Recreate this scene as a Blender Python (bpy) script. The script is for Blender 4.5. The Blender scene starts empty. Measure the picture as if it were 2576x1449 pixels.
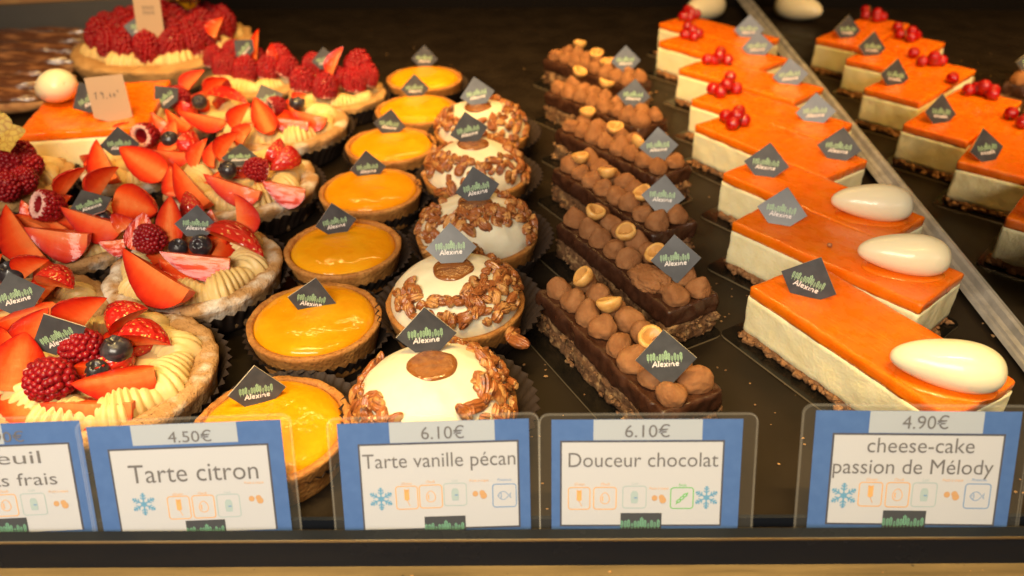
import bpy, math, random
from mathutils import Vector, Matrix, noise

# ------------------------------------------------------------------ camera, world, lamps, exposure
SC = bpy.context.scene
COL = SC.collection
K = 0.01                                        # everything below is written in centimetres
H, PITCH, ROLL, FPX = 29.3, math.radians(33.4), math.radians(0.29), 1994.0
_fw = Vector((0, math.cos(PITCH), -math.sin(PITCH)))
_up0 = Vector((0, math.sin(PITCH), math.cos(PITCH)))
_rt0 = Vector((1, 0, 0))
_rt = _rt0 * math.cos(ROLL) - _up0 * math.sin(ROLL)
_up = _up0 * math.cos(ROLL) + _rt0 * math.sin(ROLL)
CAMP = Vector((0, 0, H))

cam = bpy.data.cameras.new('camera')
cam.sensor_width = 36.0
cam.lens = 36.0 * FPX / 2576.0
cam.clip_start, cam.clip_end = 0.01, 20.0
cam.dof.use_dof = True
cam.dof.focus_distance = 0.43
cam.dof.aperture_fstop = 7.0
camo = bpy.data.objects.new('camera', cam)
COL.objects.link(camo)
camo.matrix_world = Matrix.Translation(CAMP * K) @ Matrix((_rt, _up, -_fw)).transposed().to_4x4()
SC.camera = camo

world = bpy.data.worlds.new('World')
SC.world = world
world.use_nodes = True
world.node_tree.nodes['Background'].inputs[0].default_value = (0.8, 0.6, 0.42, 1)
world.node_tree.nodes['Background'].inputs[1].default_value = 0.09

def area(name, loc, target, sx, sy, power, col, spread=180.0):
    l = bpy.data.lights.new(name, 'AREA')
    l.shape = 'RECTANGLE'; l.size = sx * K; l.size_y = sy * K
    l.energy = power; l.color = col; l.spread = math.radians(spread)
    o = bpy.data.objects.new(name, l); COL.objects.link(o)
    d = (Vector(target) - Vector(loc))
    o.rotation_euler = d.to_track_quat('-Z', 'Y').to_euler()
    o.location = Vector(loc) * K
    return o

area('display_lamp_strip', (0, 20, 58), (0, 22.5, 0), 90, 1.6, 1.45, (1.0, 0.69, 0.24), 44)
area('display_lamp_strip', (2, 86, 60), (2, 82, 0), 80, 2.0, 1.7, (1.0, 0.57, 0.17), 110)
area('display_lamp_strip', (0, 36, 62), (0, 80, 0), 90, 1.6, 2.1, (1.0, 0.60, 0.18), 52)
area('window_daylight', (-22, -30, 58), (2, 42, 0), 60, 26, 10.4, (1.0, 0.88, 0.70))

SC.view_settings.view_transform = 'Standard'
SC.view_settings.look = 'None'
SC.view_settings.exposure = 0.0
SC.view_settings.gamma = 1.0
SC.view_settings.use_curve_mapping = False
SC.cycles.max_bounces = 10
SC.cycles.transparent_max_bounces = 12
SC.cycles.caustics_reflective = False
SC.cycles.caustics_refractive = False
SC.cycles.sample_clamp_indirect = 6.0

RNG = random.Random(7)

def P(u, v, z=0.0):
    """point at height z (cm) seen in the direction of photo position u, v"""
    d = _fw * FPX + _rt * (u - 1288.0) - _up * (v - 724.5)
    return CAMP + d * ((z - H) / d.z)

# ------------------------------------------------------------------ materials
def M(name, col, rough=0.5, var=(), bump=(), sss=0.0, srad=(1, .4, .2), sscale=0.3, coat=0.0, crough=0.05,
      spec=0.5, metal=0.0, trans=0.0, ior=1.45, ramp=None, attr=None, sheen=0.0, rvar=None):
    m = bpy.data.materials.new(name); m.use_nodes = True
    nt = m.node_tree; N = nt.nodes; Lk = nt.links
    b = N['Principled BSDF']
    def setv(k, v): b.inputs[k].default_value = v
    setv('Base Color', (*col, 1)); setv('Roughness', rough); setv('IOR', ior)
    setv('Specular IOR Level', spec); setv('Metallic', metal); setv('Transmission Weight', trans)
    setv('Coat Weight', coat); setv('Coat Roughness', crough); setv('Sheen Weight', sheen)
    if sss > 0:
        setv('Subsurface Weight', sss); setv('Subsurface Radius', srad); setv('Subsurface Scale', sscale * K)
    tc = N.new('ShaderNodeTexCoord'); oi = N.new('ShaderNodeObjectInfo')
    sc = N.new('ShaderNodeVectorMath'); sc.operation = 'SCALE'; sc.inputs['Scale'].default_value = 100.0
    Lk.new(tc.outputs['Object'], sc.inputs[0])
    of = N.new('ShaderNodeVectorMath'); of.operation = 'SCALE'; of.inputs[0].default_value = (31.0, 17.0, 23.0)
    Lk.new(oi.outputs['Random'], of.inputs['Scale'])
    ad = N.new('ShaderNodeVectorMath'); ad.operation = 'ADD'
    Lk.new(sc.outputs[0], ad.inputs[0]); Lk.new(of.outputs[0], ad.inputs[1])
    vec = ad.outputs[0]
    def tex(kind, scale, detail=3.0, stretch=None, dist=0.0):
        v = vec
        if stretch:
            mp = N.new('ShaderNodeVectorMath'); mp.operation = 'MULTIPLY'; mp.inputs[1].default_value = stretch
            Lk.new(v, mp.inputs[0]); v = mp.outputs[0]
        if kind == 'noise':
            t = N.new('ShaderNodeTexNoise'); t.inputs['Scale'].default_value = scale
            t.inputs['Detail'].default_value = detail; t.inputs['Distortion'].default_value = dist
            Lk.new(v, t.inputs['Vector']); return t.outputs['Fac']
        t = N.new('ShaderNodeTexVoronoi'); t.inputs['Scale'].default_value = scale
        if kind == 'edge': t.feature = 'DISTANCE_TO_EDGE'
        Lk.new(v, t.inputs['Vector']); return t.outputs['Distance']
    cur = None
    if attr:
        an = N.new('ShaderNodeAttribute'); an.attribute_name = attr
        rp = N.new('ShaderNodeValToRGB'); el = rp.color_ramp.elements
        while len(el) < len(ramp): el.new(0.5)
        for e, (p, c) in zip(el, ramp): e.position = p; e.color = (*c, 1)
        src = an.outputs['Fac']
        nz = tex('noise', 3.0, 4.0, (5.0, .8, .8))
        mm = N.new('ShaderNodeMath'); mm.operation = 'MULTIPLY_ADD'; mm.inputs[1].default_value = 0.24
        mm.inputs[2].default_value = -0.11; Lk.new(nz, mm.inputs[0])
        m2 = N.new('ShaderNodeMath'); m2.operation = 'ADD'; Lk.new(src, m2.inputs[0]); Lk.new(mm.outputs[0], m2.inputs[1])
        Lk.new(m2.outputs[0], rp.inputs['Fac']); cur = rp.outputs['Color']
    for vv in var:
        kind, scale, c2, lo, hi = vv[:5]
        t = tex(kind, scale, vv[5] if len(vv) > 5 else 4.0, vv[6] if len(vv) > 6 else None)
        mr = N.new('ShaderNodeMapRange'); mr.inputs[1].default_value = lo; mr.inputs[2].default_value = hi
        Lk.new(t, mr.inputs[0])
        mx = N.new('ShaderNodeMix'); mx.data_type = 'RGBA'
        Lk.new(mr.outputs[0], mx.inputs[0])
        if cur is None: mx.inputs[6].default_value = (*col, 1)
        else: Lk.new(cur, mx.inputs[6])
        mx.inputs[7].default_value = (*c2, 1)
        cur = mx.outputs[2]
    if cur is not None: Lk.new(cur, b.inputs['Base Color'])
    if rvar:
        t = tex('noise', rvar[0], 4.0)
        mr = N.new('ShaderNodeMapRange'); mr.inputs[1].default_value = .3; mr.inputs[2].default_value = .7
        mr.inputs[3].default_value = rvar[1]; mr.inputs[4].default_value = rvar[2]
        Lk.new(t, mr.inputs[0]); Lk.new(mr.outputs[0], b.inputs['Roughness'])
    nrm = None
    for bb in bump:
        kind, scale, strength, dist = bb[:4]
        t = tex(kind, scale, bb[4] if len(bb) > 4 else 3.0, bb[5] if len(bb) > 5 else None)
        bn = N.new('ShaderNodeBump'); bn.inputs['Strength'].default_value = strength
        bn.inputs['Distance'].default_value = dist * K
        Lk.new(t, bn.inputs['Height'])
        if nrm is not None: Lk.new(nrm, bn.inputs['Normal'])
        nrm = bn.outputs[0]
    if nrm is not None:
        Lk.new(nrm, b.inputs['Normal'])
        if coat > 0: Lk.new(nrm, b.inputs['Coat Normal'])
    return m

MT = {}
MT['shelf'] = M('shelf_metal', (.012, .0082, .0054), .44, spec=.16, var=[('noise', .25, (.020, .014, .0092), .35, .7), ('voro', 2.2, (.10, .075, .05), .045, .02)],
                bump=[('noise', 20, .15, .01)], rvar=(.5, .3, .5))
MT['black_wall'] = M('dark_panel', (.006, .004, .003), .6, spec=.1)
MT['black'] = M('black_lacquer', (.010, .012, .017), .25, spec=.12, var=[('voro', 1.7, (.12, .11, .10), .03, .012)], rvar=(.4, .12, .3))
MT['gold_ledge'] = M('brass_ledge', (.17, .12, .06), .5, metal=.3, var=[('noise', 1.6, (.10, .07, .035), .4, .7, 5.0, (.12, 1.5, 1)), ('voro', 1.1, (.05, .035, .02), .10, .05)], bump=[('noise', 6, .3, .03, 4.0, (.15, 1, 1))])
MT['edge_metal'] = M('polished_edge', (.40, .33, .23), .35, metal=1.0)
MT['mirror'] = M('mirror_glass', (.86, .85, .82), .012, metal=1.0)
MT['acrylic'] = M('frosted_acrylic', (.42, .39, .35), .22, spec=.6, var=[('noise', .6, (.30, .28, .25), .4, .6)], coat=.4)
MT['short_crust'] = M('shortcrust', (.37, .150, .034), .62, var=[('noise', .9, (.50, .23, .06), .40, .66), ('noise', 5, (.22, .080, .018), .52, .75), ('noise', .6, (.26, .095, .022), .55, .75)],
                      bump=[('voro', 4.2, .6, .07), ('noise', 9, .7, .05)], spec=.35, sss=.15, sscale=.15)
MT['curd'] = M('lemon_curd', (.72, .275, .0025), .4, var=[('noise', .4, (.72, .34, .008), .42, .70)],
               bump=[('noise', .8, .6, .18, 2.0), ('noise', 2.2, .25, .06, 2.0)], sss=.35, srad=(1, .6, .1), sscale=.4, coat=.55, crough=.015, spec=.08)
MT['zest'] = M('lemon_zest', (.62, .36, .03), .5)
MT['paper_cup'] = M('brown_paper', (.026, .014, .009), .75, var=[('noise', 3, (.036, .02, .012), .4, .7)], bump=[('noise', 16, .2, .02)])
MT['cream'] = M('vanilla_cream', (.72, .65, .49), .38, var=[('voro', 3.2, (.12, .08, .05), .035, .02), ('noise', .7, (.74, .68, .52), .4, .7)],
                bump=[('noise', 1.1, .35, .16), ('noise', 6, .1, .03)], sss=.4, srad=(1, .7, .45), sscale=.35, spec=.4)
MT['caramel'] = M('caramel', (.27, .095, .022), .15, var=[('noise', 2.2, (.18, .055, .012), .4, .7)],
                  bump=[('noise', 3.2, .8, .12, 3.0)], coat=.8, sss=.2, sscale=.2)
MT['pecan'] = M('pecan_nut', (.29, .088, .022), .32, var=[('noise', 1.1, (.52, .25, .078), .52, .62), ('noise', 2.4, (.085, .022, .007), .52, .66)],
                bump=[('noise', 6, .5, .06), ('noise', 18, .3, .02)], spec=.5, coat=.2, crough=.25)
MT['pecan_flesh'] = M('pecan_flesh', (.50, .27, .095), .45, var=[('noise', 2.2, (.28, .10, .028), .46, .64)], bump=[('noise', 6, .5, .05), ('noise', 18, .3, .02)], coat=.15, crough=.3)
MT['ganache'] = M('dark_ganache', (.040, .014, .007), .36, var=[('noise', 1.5, (.068, .026, .013), .4, .75)],
                  bump=[('noise', 1.6, .4, .12), ('noise', 8, .35, .04)], spec=.5, rvar=(1.2, .22, .5))
MT['mousse'] = M('milk_chocolate_mousse', (.235, .098, .038), .85, var=[('noise', 1.3, (.31, .142, .060), .4, .7)],
                 bump=[('noise', 3, .3, .08, 2.0), ('noise', 16, .45, .025)], spec=.2, sss=.15, sscale=.12)
MT['biscuit'] = M('praline_biscuit', (.15, .072, .032), .8, var=[('noise', 1.6, (.33, .19, .085), .52, .62), ('noise', 4.5, (.06, .026, .012), .52, .7)],
                  bump=[('noise', 4, .8, .14), ('noise', 12, .6, .05)], spec=.3)
MT['hazelnut'] = M('roasted_hazelnut', (.66, .38, .12), .42, var=[('noise', 2.5, (.52, .25, .06), .45, .7)], bump=[('noise', 8, .3, .03)], sss=.2, sscale=.15)
MT['hazel_core'] = M('roasted_hazelnut_core', (.50, .25, .075), .4, bump=[('noise', 8, .3, .03)])
MT['cake_board'] = M('black_gold_board', (.007, .006, .005), .16, spec=.35, var=[('noise', .8, (.012, .009, .006), .4, .7)], bump=[('noise', 1.5, .15, .03)])
MT['board_edge'] = M('gold_board_edge', (.30, .22, .12), .35, metal=.4)
MT['cheese'] = M('cream_cheese', (.90, .79, .50), .5, var=[('noise', .8, (.88, .745, .42), .35, .75)],
                 bump=[('noise', 2.6, .2, .07), ('noise', 9, .5, .04), ('voro', 5, .35, .04)], sss=.5, srad=(1, .75, .5), sscale=.3, spec=.3)
MT['jelly'] = M('passion_jelly', (.84, .155, .003), .22, var=[('noise', .55, (.86, .20, .004), .35, .7), ('noise', 2.4, (.88, .28, .010), .72, .86)],
                bump=[('noise', .9, .3, .10), ('noise', 2.4, .45, .05, 4.0, (.3, 2.2, 1)), ('noise', 7, .25, .03)], sss=.4, srad=(1, .35, .05), sscale=.35, coat=.5, crough=.06, rvar=(1.3, .15, .45))
MT['crumb'] = M('biscuit_crumb', (.27, .125, .05), .85, var=[('noise', 3, (.40, .21, .095), .5, .7), ('noise', 5, (.12, .05, .02), .56, .72)],
                bump=[('noise', 5, .8, .12), ('noise', 14, .5, .04)], spec=.25)
MT['quenelle'] = M('white_chocolate_glaze', (.80, .71, .51), .36, sss=.5, srad=(1, .75, .45), sscale=.5, coat=.3, crough=.04,
                   bump=[('noise', .9, .35, .12, 1.5), ('noise', 8, .06, .02)], var=[('voro', 1.6, (.3, .2, .1), .03, .015)])
MT['currant'] = M('red_currant', (.34, .003, .003), .10, sss=.15, srad=(1, .1, .05), sscale=.2, coat=.3)
MT['currant_dark'] = M('currant_calyx', (.07, .035, .015), .8)
MT['straw_cut'] = M('strawberry_flesh', (.7, .07, .03), .38, attr='core',
                    ramp=[(0, (.78, .36, .15)), (.12, (.77, .18, .045)), (.42, (.72, .075, .012)), (.80, (.54, .018, .004)), (1.0, (.30, .006, .004))],
                    var=[('noise', 3.2, (.78, .22, .07), .68, .95, 3.0, (.6, 3.0, 3.0))],
                    bump=[('noise', 6, .45, .06), ('noise', 2.2, .5, .14, 1.0)], sss=.3, srad=(1, .3, .15), sscale=.3, coat=.35, crough=.06, spec=.2)
MT['straw_skin'] = M('strawberry_skin', (.46, .011, .009), .24, var=[('noise', 1.6, (.60, .030, .010), .42, .72), ('voro', 7.5, (.66, .36, .08), .24, .15, 0, (1, .75, .75))],
                     bump=[('voro', 7.5, .8, .10, 0, (1, .75, .75))], sss=.15, srad=(1, .2, .1), sscale=.2, coat=.5, crough=.08)
MT['raspberry'] = M('raspberry_flesh', (.29, .005, .009), .36, var=[('noise', .9, (.19, .003, .008), .4, .7)], sss=.2, srad=(1, .15, .1), sscale=.15, coat=.12, crough=.25, spec=.35)
MT['rasp_rim'] = M('raspberry_rim', (.72, .42, .36), .8, bump=[('noise', 12, .6, .05)], var=[('noise', 8, (.55, .16, .14), .5, .7)])
MT['rasp_core'] = M('raspberry_hollow', (.25, .006, .010), .5)
MT['blueberry'] = M('blueberry_skin', (.022, .018, .022), .30, var=[('noise', 1.5, (.07, .065, .075), .48, .72)], coat=.3)
MT['rustic'] = M('rustic_crust', (.40, .220, .090), .85, var=[('noise', 1.5, (.50, .29, .13), .4, .7), ('noise', 6, (.23, .11, .04), .56, .76), ('voro', 2.2, (.12, .055, .02), .13, .07), ('noise', .8, (.70, .63, .54), .53, .74, 12.0)],
                 bump=[('noise', 3, .6, .16), ('noise', 10, .9, .07), ('voro', 2.6, .6, .08)], spec=.2)
MT['rustic_sugar'] = M('sugared_crust', (.40, .220, .090), .85, var=[('noise', 1.5, (.50, .29, .13), .4, .7), ('noise', 6, (.23, .11, .04), .56, .76), ('voro', 2.2, (.12, .055, .02), .13, .07), ('noise', .8, (.70, .63, .54), .44, .64, 14.0)],
                 bump=[('noise', 3, .6, .16), ('noise', 10, .9, .07), ('voro', 2.6, .6, .08)], spec=.2)
MT['rustic_back'] = M('rustic_crust_golden', (.42, .23, .085), .85, var=[('noise', 1.5, (.52, .31, .13), .4, .7), ('noise', 6, (.24, .11, .035), .6, .8)],
                 bump=[('noise', 3, .6, .2), ('noise', 9, .9, .08)], spec=.2)
MT['piped'] = M('piped_custard_cream', (.66, .46, .18), .45, var=[('noise', .9, (.69, .52, .25), .35, .7), ('voro', 3, (.25, .14, .05), .04, .02)],
                bump=[('noise', 4, .2, .05)], sss=.35, srad=(1, .65, .3), sscale=.3)
MT['tag'] = M('printed_card', (.050, .050, .056), .30, spec=.45, var=[('noise', 1.2, (.072, .072, .08), .4, .7)])
MT['tag_edge'] = M('card_edge', (.72, .64, .52), .6)
MT['ear_green'] = M('wheat_green', (.34, .52, .30), .5)
MT['letter_white'] = M('white_print', (.72, .66, .64), .5)
MT['choc_glaze'] = M('eclair_glaze', (.10, .036, .015), .2, var=[('noise', .9, (.34, .15, .06), .50, .70, 4.0, (.35, 1.6, 1.6))], bump=[('noise', .8, .8, .4, 2.0, (.35, 2.0, 2.0)), ('noise', 3, .3, .06)], coat=.7, crough=.12)  # pale streaks in the colour stand in for highlights on the glaze
MT['choux'] = M('choux_pastry', (.40, .20, .075), .7, var=[('noise', 1.2, (.25, .10, .035), .4, .7)], bump=[('noise', 4, .6, .1)])
MT['steel'] = M('grey_steel', (.10, .095, .09), .35, metal=.3)
MT['kraft'] = M('kraft_board', (.42, .20, .075), .6, var=[('noise', .4, (.52, .29, .10), .4, .7)])
MT['paper_shaded'] = M('price_paper', (.42, .30, .21), .7)  # brown tone carries the shade on the slips in its base colour
MT['ink'] = M('grey_ink', (.07, .065, .07), .6)
MT['husk'] = M('physalis_husk', (.42, .31, .07), .6, var=[('edge', 2.0, (.30, .17, .04), .12, .03)], bump=[('edge', 2.0, .5, .06)], sss=.2)
MT['card_blue'] = M('card_blue', (.040, .105, .32), .5, var=[('noise', 2, (.048, .118, .345), .4, .7)])
MT['card_pale'] = M('card_pale_grey', (.30, .345, .44), .55)
MT['card_white'] = M('card_white', (.385, .41, .50), .55, bump=[('noise', 14, .1, .01)])
MT['card_frame'] = M('card_frame_ink', (.05, .055, .085), .5)
MT['card_ink'] = M('card_text_ink', (.105, .105, .125), .5)
MT['logo_dark'] = M('logo_dark', (.035, .04, .055), .5)
MT['logo_green'] = M('logo_green', (.13, .33, .24), .5)
MT['ic_blue'] = M('icon_ice_blue', (.09, .26, .46), .5)
MT['ic_orange'] = M('icon_orange', (.56, .31, .12), .5)
MT['ic_teal'] = M('icon_pale_teal', (.28, .37, .43), .5)
MT['ic_brown'] = M('icon_brown', (.42, .25, .13), .5)
MT['ic_navy'] = M('icon_fish_blue', (.12, .23, .46), .5)
MT['ic_green'] = M('icon_green', (.10, .38, .10), .5)
def sleeve_mat(name, alpha, rough):
    m = bpy.data.materials.new(name); m.use_nodes = True
    nt = m.node_tree; N = nt.nodes
    b = N['Principled BSDF']; b.inputs['Base Color'].default_value = (.8, .78, .74, 1); b.inputs['Roughness'].default_value = rough
    b.inputs['Alpha'].default_value = alpha; b.inputs['Specular IOR Level'].default_value = .5
    return m
MT['sleeve'] = sleeve_mat('clear_plastic', .015, .06)
MT['sleeve_rim'] = sleeve_mat('clear_plastic_edge', .09, .2)

# ------------------------------------------------------------------ mesh helpers (cm in, metres out)
class MB:
    def __init__(s): s.v = []; s.f = []; s.m = []; s.a = []; s.useattr = False
    def add(s, verts, faces, mat=0, attr=None):
        o = len(s.v)
        s.v.extend(verts); s.f.extend([tuple(i + o for i in f) for f in faces]); s.m.extend([mat] * len(faces))
        s.a.extend(attr if attr is not None else [0.0] * len(verts))
        if attr is not None: s.useattr = True
    def mesh(s, name, mats, smooth=True):
        me = bpy.data.meshes.new(name)
        me.from_pydata([(x * K, y * K, z * K) for x, y, z in s.v], [], s.f)
        for mm in mats: me.materials.append(MT[mm])
        me.polygons.foreach_set('material_index', s.m)
        me.polygons.foreach_set('use_smooth', [smooth] * len(s.f))
        if s.useattr:
            a = me.attributes.new('core', 'FLOAT', 'POINT'); a.data.foreach_set('value', s.a)
        me.update()
        return me

def link(name, me, parent=None, mat=None):
    o = bpy.data.objects.new(name, me); COL.objects.link(o)
    if parent is not None: o.parent = parent
    if mat is not None: o.matrix_local = mat
    return o
def TR(x, y, z): return Matrix.Translation(Vector((x, y, z)) * K)
def RZ(a): return Matrix.Rotation(a, 4, 'Z')
def RX(a): return Matrix.Rotation(a, 4, 'X')
def RY(a): return Matrix.Rotation(a, 4, 'Y')
def SCL(x, y=None, z=None):
    return Matrix.Diagonal((x, x if y is None else y, x if z is None else z, 1))
ROOTM = {}
def thing(name, label, cat, loc, rz=0.0, group=None, scale=1.0):
    o = bpy.data.objects.new(name, None); o.empty_display_size = .02
    COL.objects.link(o)
    o.matrix_world = TR(*loc) @ RZ(rz) @ SCL(scale)
    ROOTM[o] = (TR(*loc) @ RZ(rz) @ SCL(scale))
    o['label'] = label; o['category'] = cat
    if group: o['group'] = group
    return o
def tagprops(o, label, cat, group=None, kind=None):
    if label: o['label'] = label
    if cat: o['category'] = cat
    if group: o['group'] = group
    if kind: o['kind'] = kind
    return o
def put(name, me, root, world_m):
    return link(name, me, root, ROOTM[root].inverted() @ world_m)

def nz(p, s, seed=0.0): return noise.noise(Vector((p[0] * s + seed, p[1] * s - seed * .7, p[2] * s + seed * .3)))
def fb(p, s, seed=0.0, o=3):
    r = 0; a = 1
    for i in range(o): r += a * nz(p, s * 2 ** i, seed + 7 * i); a *= .5
    return r

def rev(mb, prof, n, mat=0, disp=None, cap0=True, cap1=True, attr=None):
    vs = []
    for r, z in prof:
        for i in range(n):
            a = 2 * math.pi * i / n
            p = (r * math.cos(a), r * math.sin(a), z)
            vs.append(disp(p, a) if disp else p)
    fs = []
    for j in range(len(prof) - 1):
        for i in range(n):
            k = (i + 1) % n
            fs.append((j * n + i, j * n + k, (j + 1) * n + k, (j + 1) * n + i))
    if cap0:
        vs.append((0, 0, prof[0][1])); c = len(vs) - 1
        fs += [(c, (i + 1) % n, i) for i in range(n)]
    if cap1:
        b = (len(prof) - 1) * n
        c0 = [vs[b + i][2] for i in range(n)]
        vs.append((0, 0, sum(c0) / n)); c = len(vs) - 1
        fs += [(c, b + i, b + (i + 1) % n) for i in range(n)]
    mb.add(vs, fs, mat)

_ICO = {}
def ico(sub):
    if sub not in _ICO:
        import bmesh
        bm = bmesh.new(); bmesh.ops.create_icosphere(bm, subdivisions=sub, radius=1.0)
        bm.verts.ensure_lookup_table()
        _ICO[sub] = ([tuple(v.co) for v in bm.verts], [tuple(v.index for v in f.verts) for f in bm.faces]); bm.free()
    return _ICO[sub]
def blob(mb, c, r, sub=2, mat=0, fn=None):
    vs, fs = ico(sub)
    out = []
    for v in vs:
        p = (v[0] * r[0], v[1] * r[1], v[2] * r[2])
        if fn: p = fn(p, v)
        out.append((p[0] + c[0], p[1] + c[1], p[2] + c[2]))
    mb.add(out, fs, mat)

def outline(L, W, rc, inset, step=.22):
    L2, W2 = L / 2 - inset, W / 2 - inset
    r = max(.01, min(rc, L2, W2))
    pts = []
    def seg(a, b):
        d = math.dist(a, b); n = max(1, int(d / step))
        for i in range(n): t = i / n; pts.append((a[0] + (b[0] - a[0]) * t, a[1] + (b[1] - a[1]) * t))
    cs = [(L2 - r, W2 - r, 0), (-L2 + r, W2 - r, 90), (-L2 + r, -W2 + r, 180), (L2 - r, -W2 + r, 270)]
    for i, (cx, cy, a0) in enumerate(cs):
        for k in range(4):
            a = math.radians(a0 + 30 * k); q = (cx + r * math.cos(a), cy + r * math.sin(a))
            if k < 3: pts.append(q)
            else:
                nx = cs[(i + 1) % 4]; a2 = math.radians(nx[2]); q2 = (nx[0] + r * math.cos(a2), nx[1] + r * math.sin(a2))
                seg(q, q2)
    return pts
def slab(mb, L, W, rc, rows, disp=None, cap=8, mat=0, step=.22, bottom=True, capmat=None):
    n = None; base = outline(L, W, rc, 0, step); n = len(base)
    vs = []; fs = []
    def scaled(inset):
        fx = (L / 2 - inset) / (L / 2); fy = (W / 2 - inset) / (W / 2)
        return [(x * fx, y * fy) for x, y in base]
    for z, ins in rows:
        for x, y in scaled(ins): vs.append((x, y, z))
    for j in range(len(rows) - 1):
        for i in range(n):
            k = (i + 1) % n; fs.append((j * n + i, j * n + k, (j + 1) * n + k, (j + 1) * n + i))
    z, ins = rows[-1]; prev = (len(rows) - 1) * n; fs2 = []
    top = scaled(ins)
    # top cap: rows straight across the width keep the grid even
    for c in range(1, cap + 1):
        t = 1 - c / (cap + 1.0); st = len(vs)
        sh = (W / 2) * (1 - t)
        for x, y in top:
            lx = max(L / 2 - sh, .2) / (L / 2); vs.append((x * lx, y * t, z))
        for i in range(n):
            k = (i + 1) % n; fs2.append((prev + i, prev + k, st + k, st + i))
        prev = st
    half = n // 2
    fs2.append(tuple(prev + i for i in range(n)))
    if bottom: fs.append(tuple(reversed(range(n))))
    if disp: vs = [disp(p) for p in vs]
    o = len(mb.v)
    mb.add(vs, fs, mat); mb.add([], [], mat)
    mb.f.extend([tuple(i + o for i in f) for f in fs2]); mb.m.extend([mat if capmat is None else capmat] * len(fs2))

def ribbon(mb, pts, w, z, mat, closed=False):
    n = len(pts); vs = []; fs = []
    for i, p in enumerate(pts):
        a = pts[i - 1] if (i > 0 or closed) else p
        b = pts[(i + 1) % n] if (i < n - 1 or closed) else p
        dx, dy = b[0] - a[0], b[1] - a[1]; l = math.hypot(dx, dy) or 1
        nx, ny = -dy / l * w / 2, dx / l * w / 2
        vs += [(p[0] + nx, p[1] + ny, z), (p[0] - nx, p[1] - ny, z)]
    for i in range(n if closed else n - 1):
        k = (i + 1) % n; fs.append((2 * i, 2 * i + 1, 2 * k + 1, 2 * k))
    mb.add(vs, fs, mat)
def poly(mb, pts, z, mat): mb.add([(x, y, z) for x, y in pts], [tuple(range(len(pts)))], mat)
def rect(mb, x0, y0, x1, y1, z, mat): poly(mb, [(x0, y0), (x1, y0), (x1, y1), (x0, y1)], z, mat)
def arc(cx, cy, rx, ry, a0, a1, n=12):
    return [(cx + rx * math.cos(math.radians(a0 + (a1 - a0) * i / n)), cy + ry * math.sin(math.radians(a0 + (a1 - a0) * i / n))) for i in range(n + 1)]

# ------------------------------------------------------------------ the printed emblem: a row of wheat ears over hand lettering
EARS = [(670, 580), (728, 580), (782, 560), (840, 628), (893, 585), (945, 585), (1000, 520), (1055, 570), (1110, 628), (1165, 573), (1218, 608), (1275, 563)]
def emblem_ears(mb, cx, cy, s, z, mat):
    for ex, et in EARS:
        x = (ex - 995) / 565.0; top = (695 - et) / 565.0; bot = (695 - 757) / 565.0
        h = top - bot; wd = h * .125
        ribbon(mb, [(cx + x * s, cy + bot * s), (cx + x * s, cy + (bot + h * .3) * s)], .012 * s, z, mat)
        n = 5
        for k in range(n):
            y0 = bot + h * (.22 + .125 * k)
            for sd in (-1, 1):
                q = [(x + sd * .006, y0), (x + sd * wd, y0 + h * .10), (x + sd * wd * .92, y0 + h * .19), (x + sd * .008, y0 + h * .105)]
                if sd < 0: q.reverse()
                poly(mb, [(cx + a * s, cy + b * s) for a, b in q], z, mat)
        poly(mb, [(cx + (x + a) * s, cy + (b) * s) for a, b in [(0, top - h * .17), (wd * .5, top - h * .09), (0, top), (-wd * .5, top - h * .09)]], z, mat)
def e_glyph(x):
    return [(x + .06, .36), (x + .48, .42)] + [(x + .27 + .23 * math.cos(math.radians(a)), .36 + .27 * math.sin(math.radians(a))) for a in range(15, 331, 21)]
WORD = [[(0, 0), (.28, .5), (.55, 1.02), (.66, .5), (.80, 0)], [(.22, .34), (.72, .38)],
        [(1.13, 1.08), (1.07, .5), (1.03, .04)], e_glyph(1.32),
        [(2.02, .66), (2.28, .34), (2.52, .0)], [(2.58, .66), (2.26, .32), (1.98, -.02)],
        [(2.86, .62), (2.80, .02)], [(2.90, .90), (2.905, .96)],
        [(3.16, .62), (3.12, .02), (3.2, .4), (3.42, .64), (3.6, .52), (3.6, .2), (3.68, .0)], e_glyph(3.92)]
def emblem_word(mb, cx, cy, s, z, mat, wt=.20, ymin=None):
    # word is 4.45 caps wide
    for st in WORD:
        pts = [(cx + (x - 2.22) * s, cy + (y + (x - 2.2) * .02) * s) for x, y in st]
        if ymin is not None:
            pts = [p for p in pts if p[1] > ymin]
            if len(pts) < 2: continue
        ribbon(mb, pts, wt * s, z + .0005 * (WORD.index(st) % 3), mat)

def make_tag_mesh(cut, r=1.5):
    mb = MB(); t = .045
    q = [(0, r), (-r, 0), (-r * (1 - cut), -r * cut), (r * (1 - cut), -r * cut), (r, 0)]
    if cut > .99: q = [(0, r), (-r, 0), (0, -r), (r, 0)]
    n = len(q)
    vs = [(x, y, t) for x, y in q] + [(x, y, -t) for x, y in q]
    mb.add(vs, [tuple(range(n))], 0)
    mb.add(vs, [tuple(reversed(range(n, 2 * n)))] + [(i, i + n, (i + 1) % n + n, (i + 1) % n) for i in range(n)], 1)
    emblem_ears(mb, 0, 0, r, t + .008, 2)
    emblem_word(mb, -.02 * r, -.255 * r, .195 * r, t + .010, 3)
    return mb.mesh('name_tag', ['tag', 'tag_edge', 'ear_green', 'letter_white'], smooth=False)
TAG = make_tag_mesh(.58); TAGFULL = make_tag_mesh(1.0)

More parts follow.
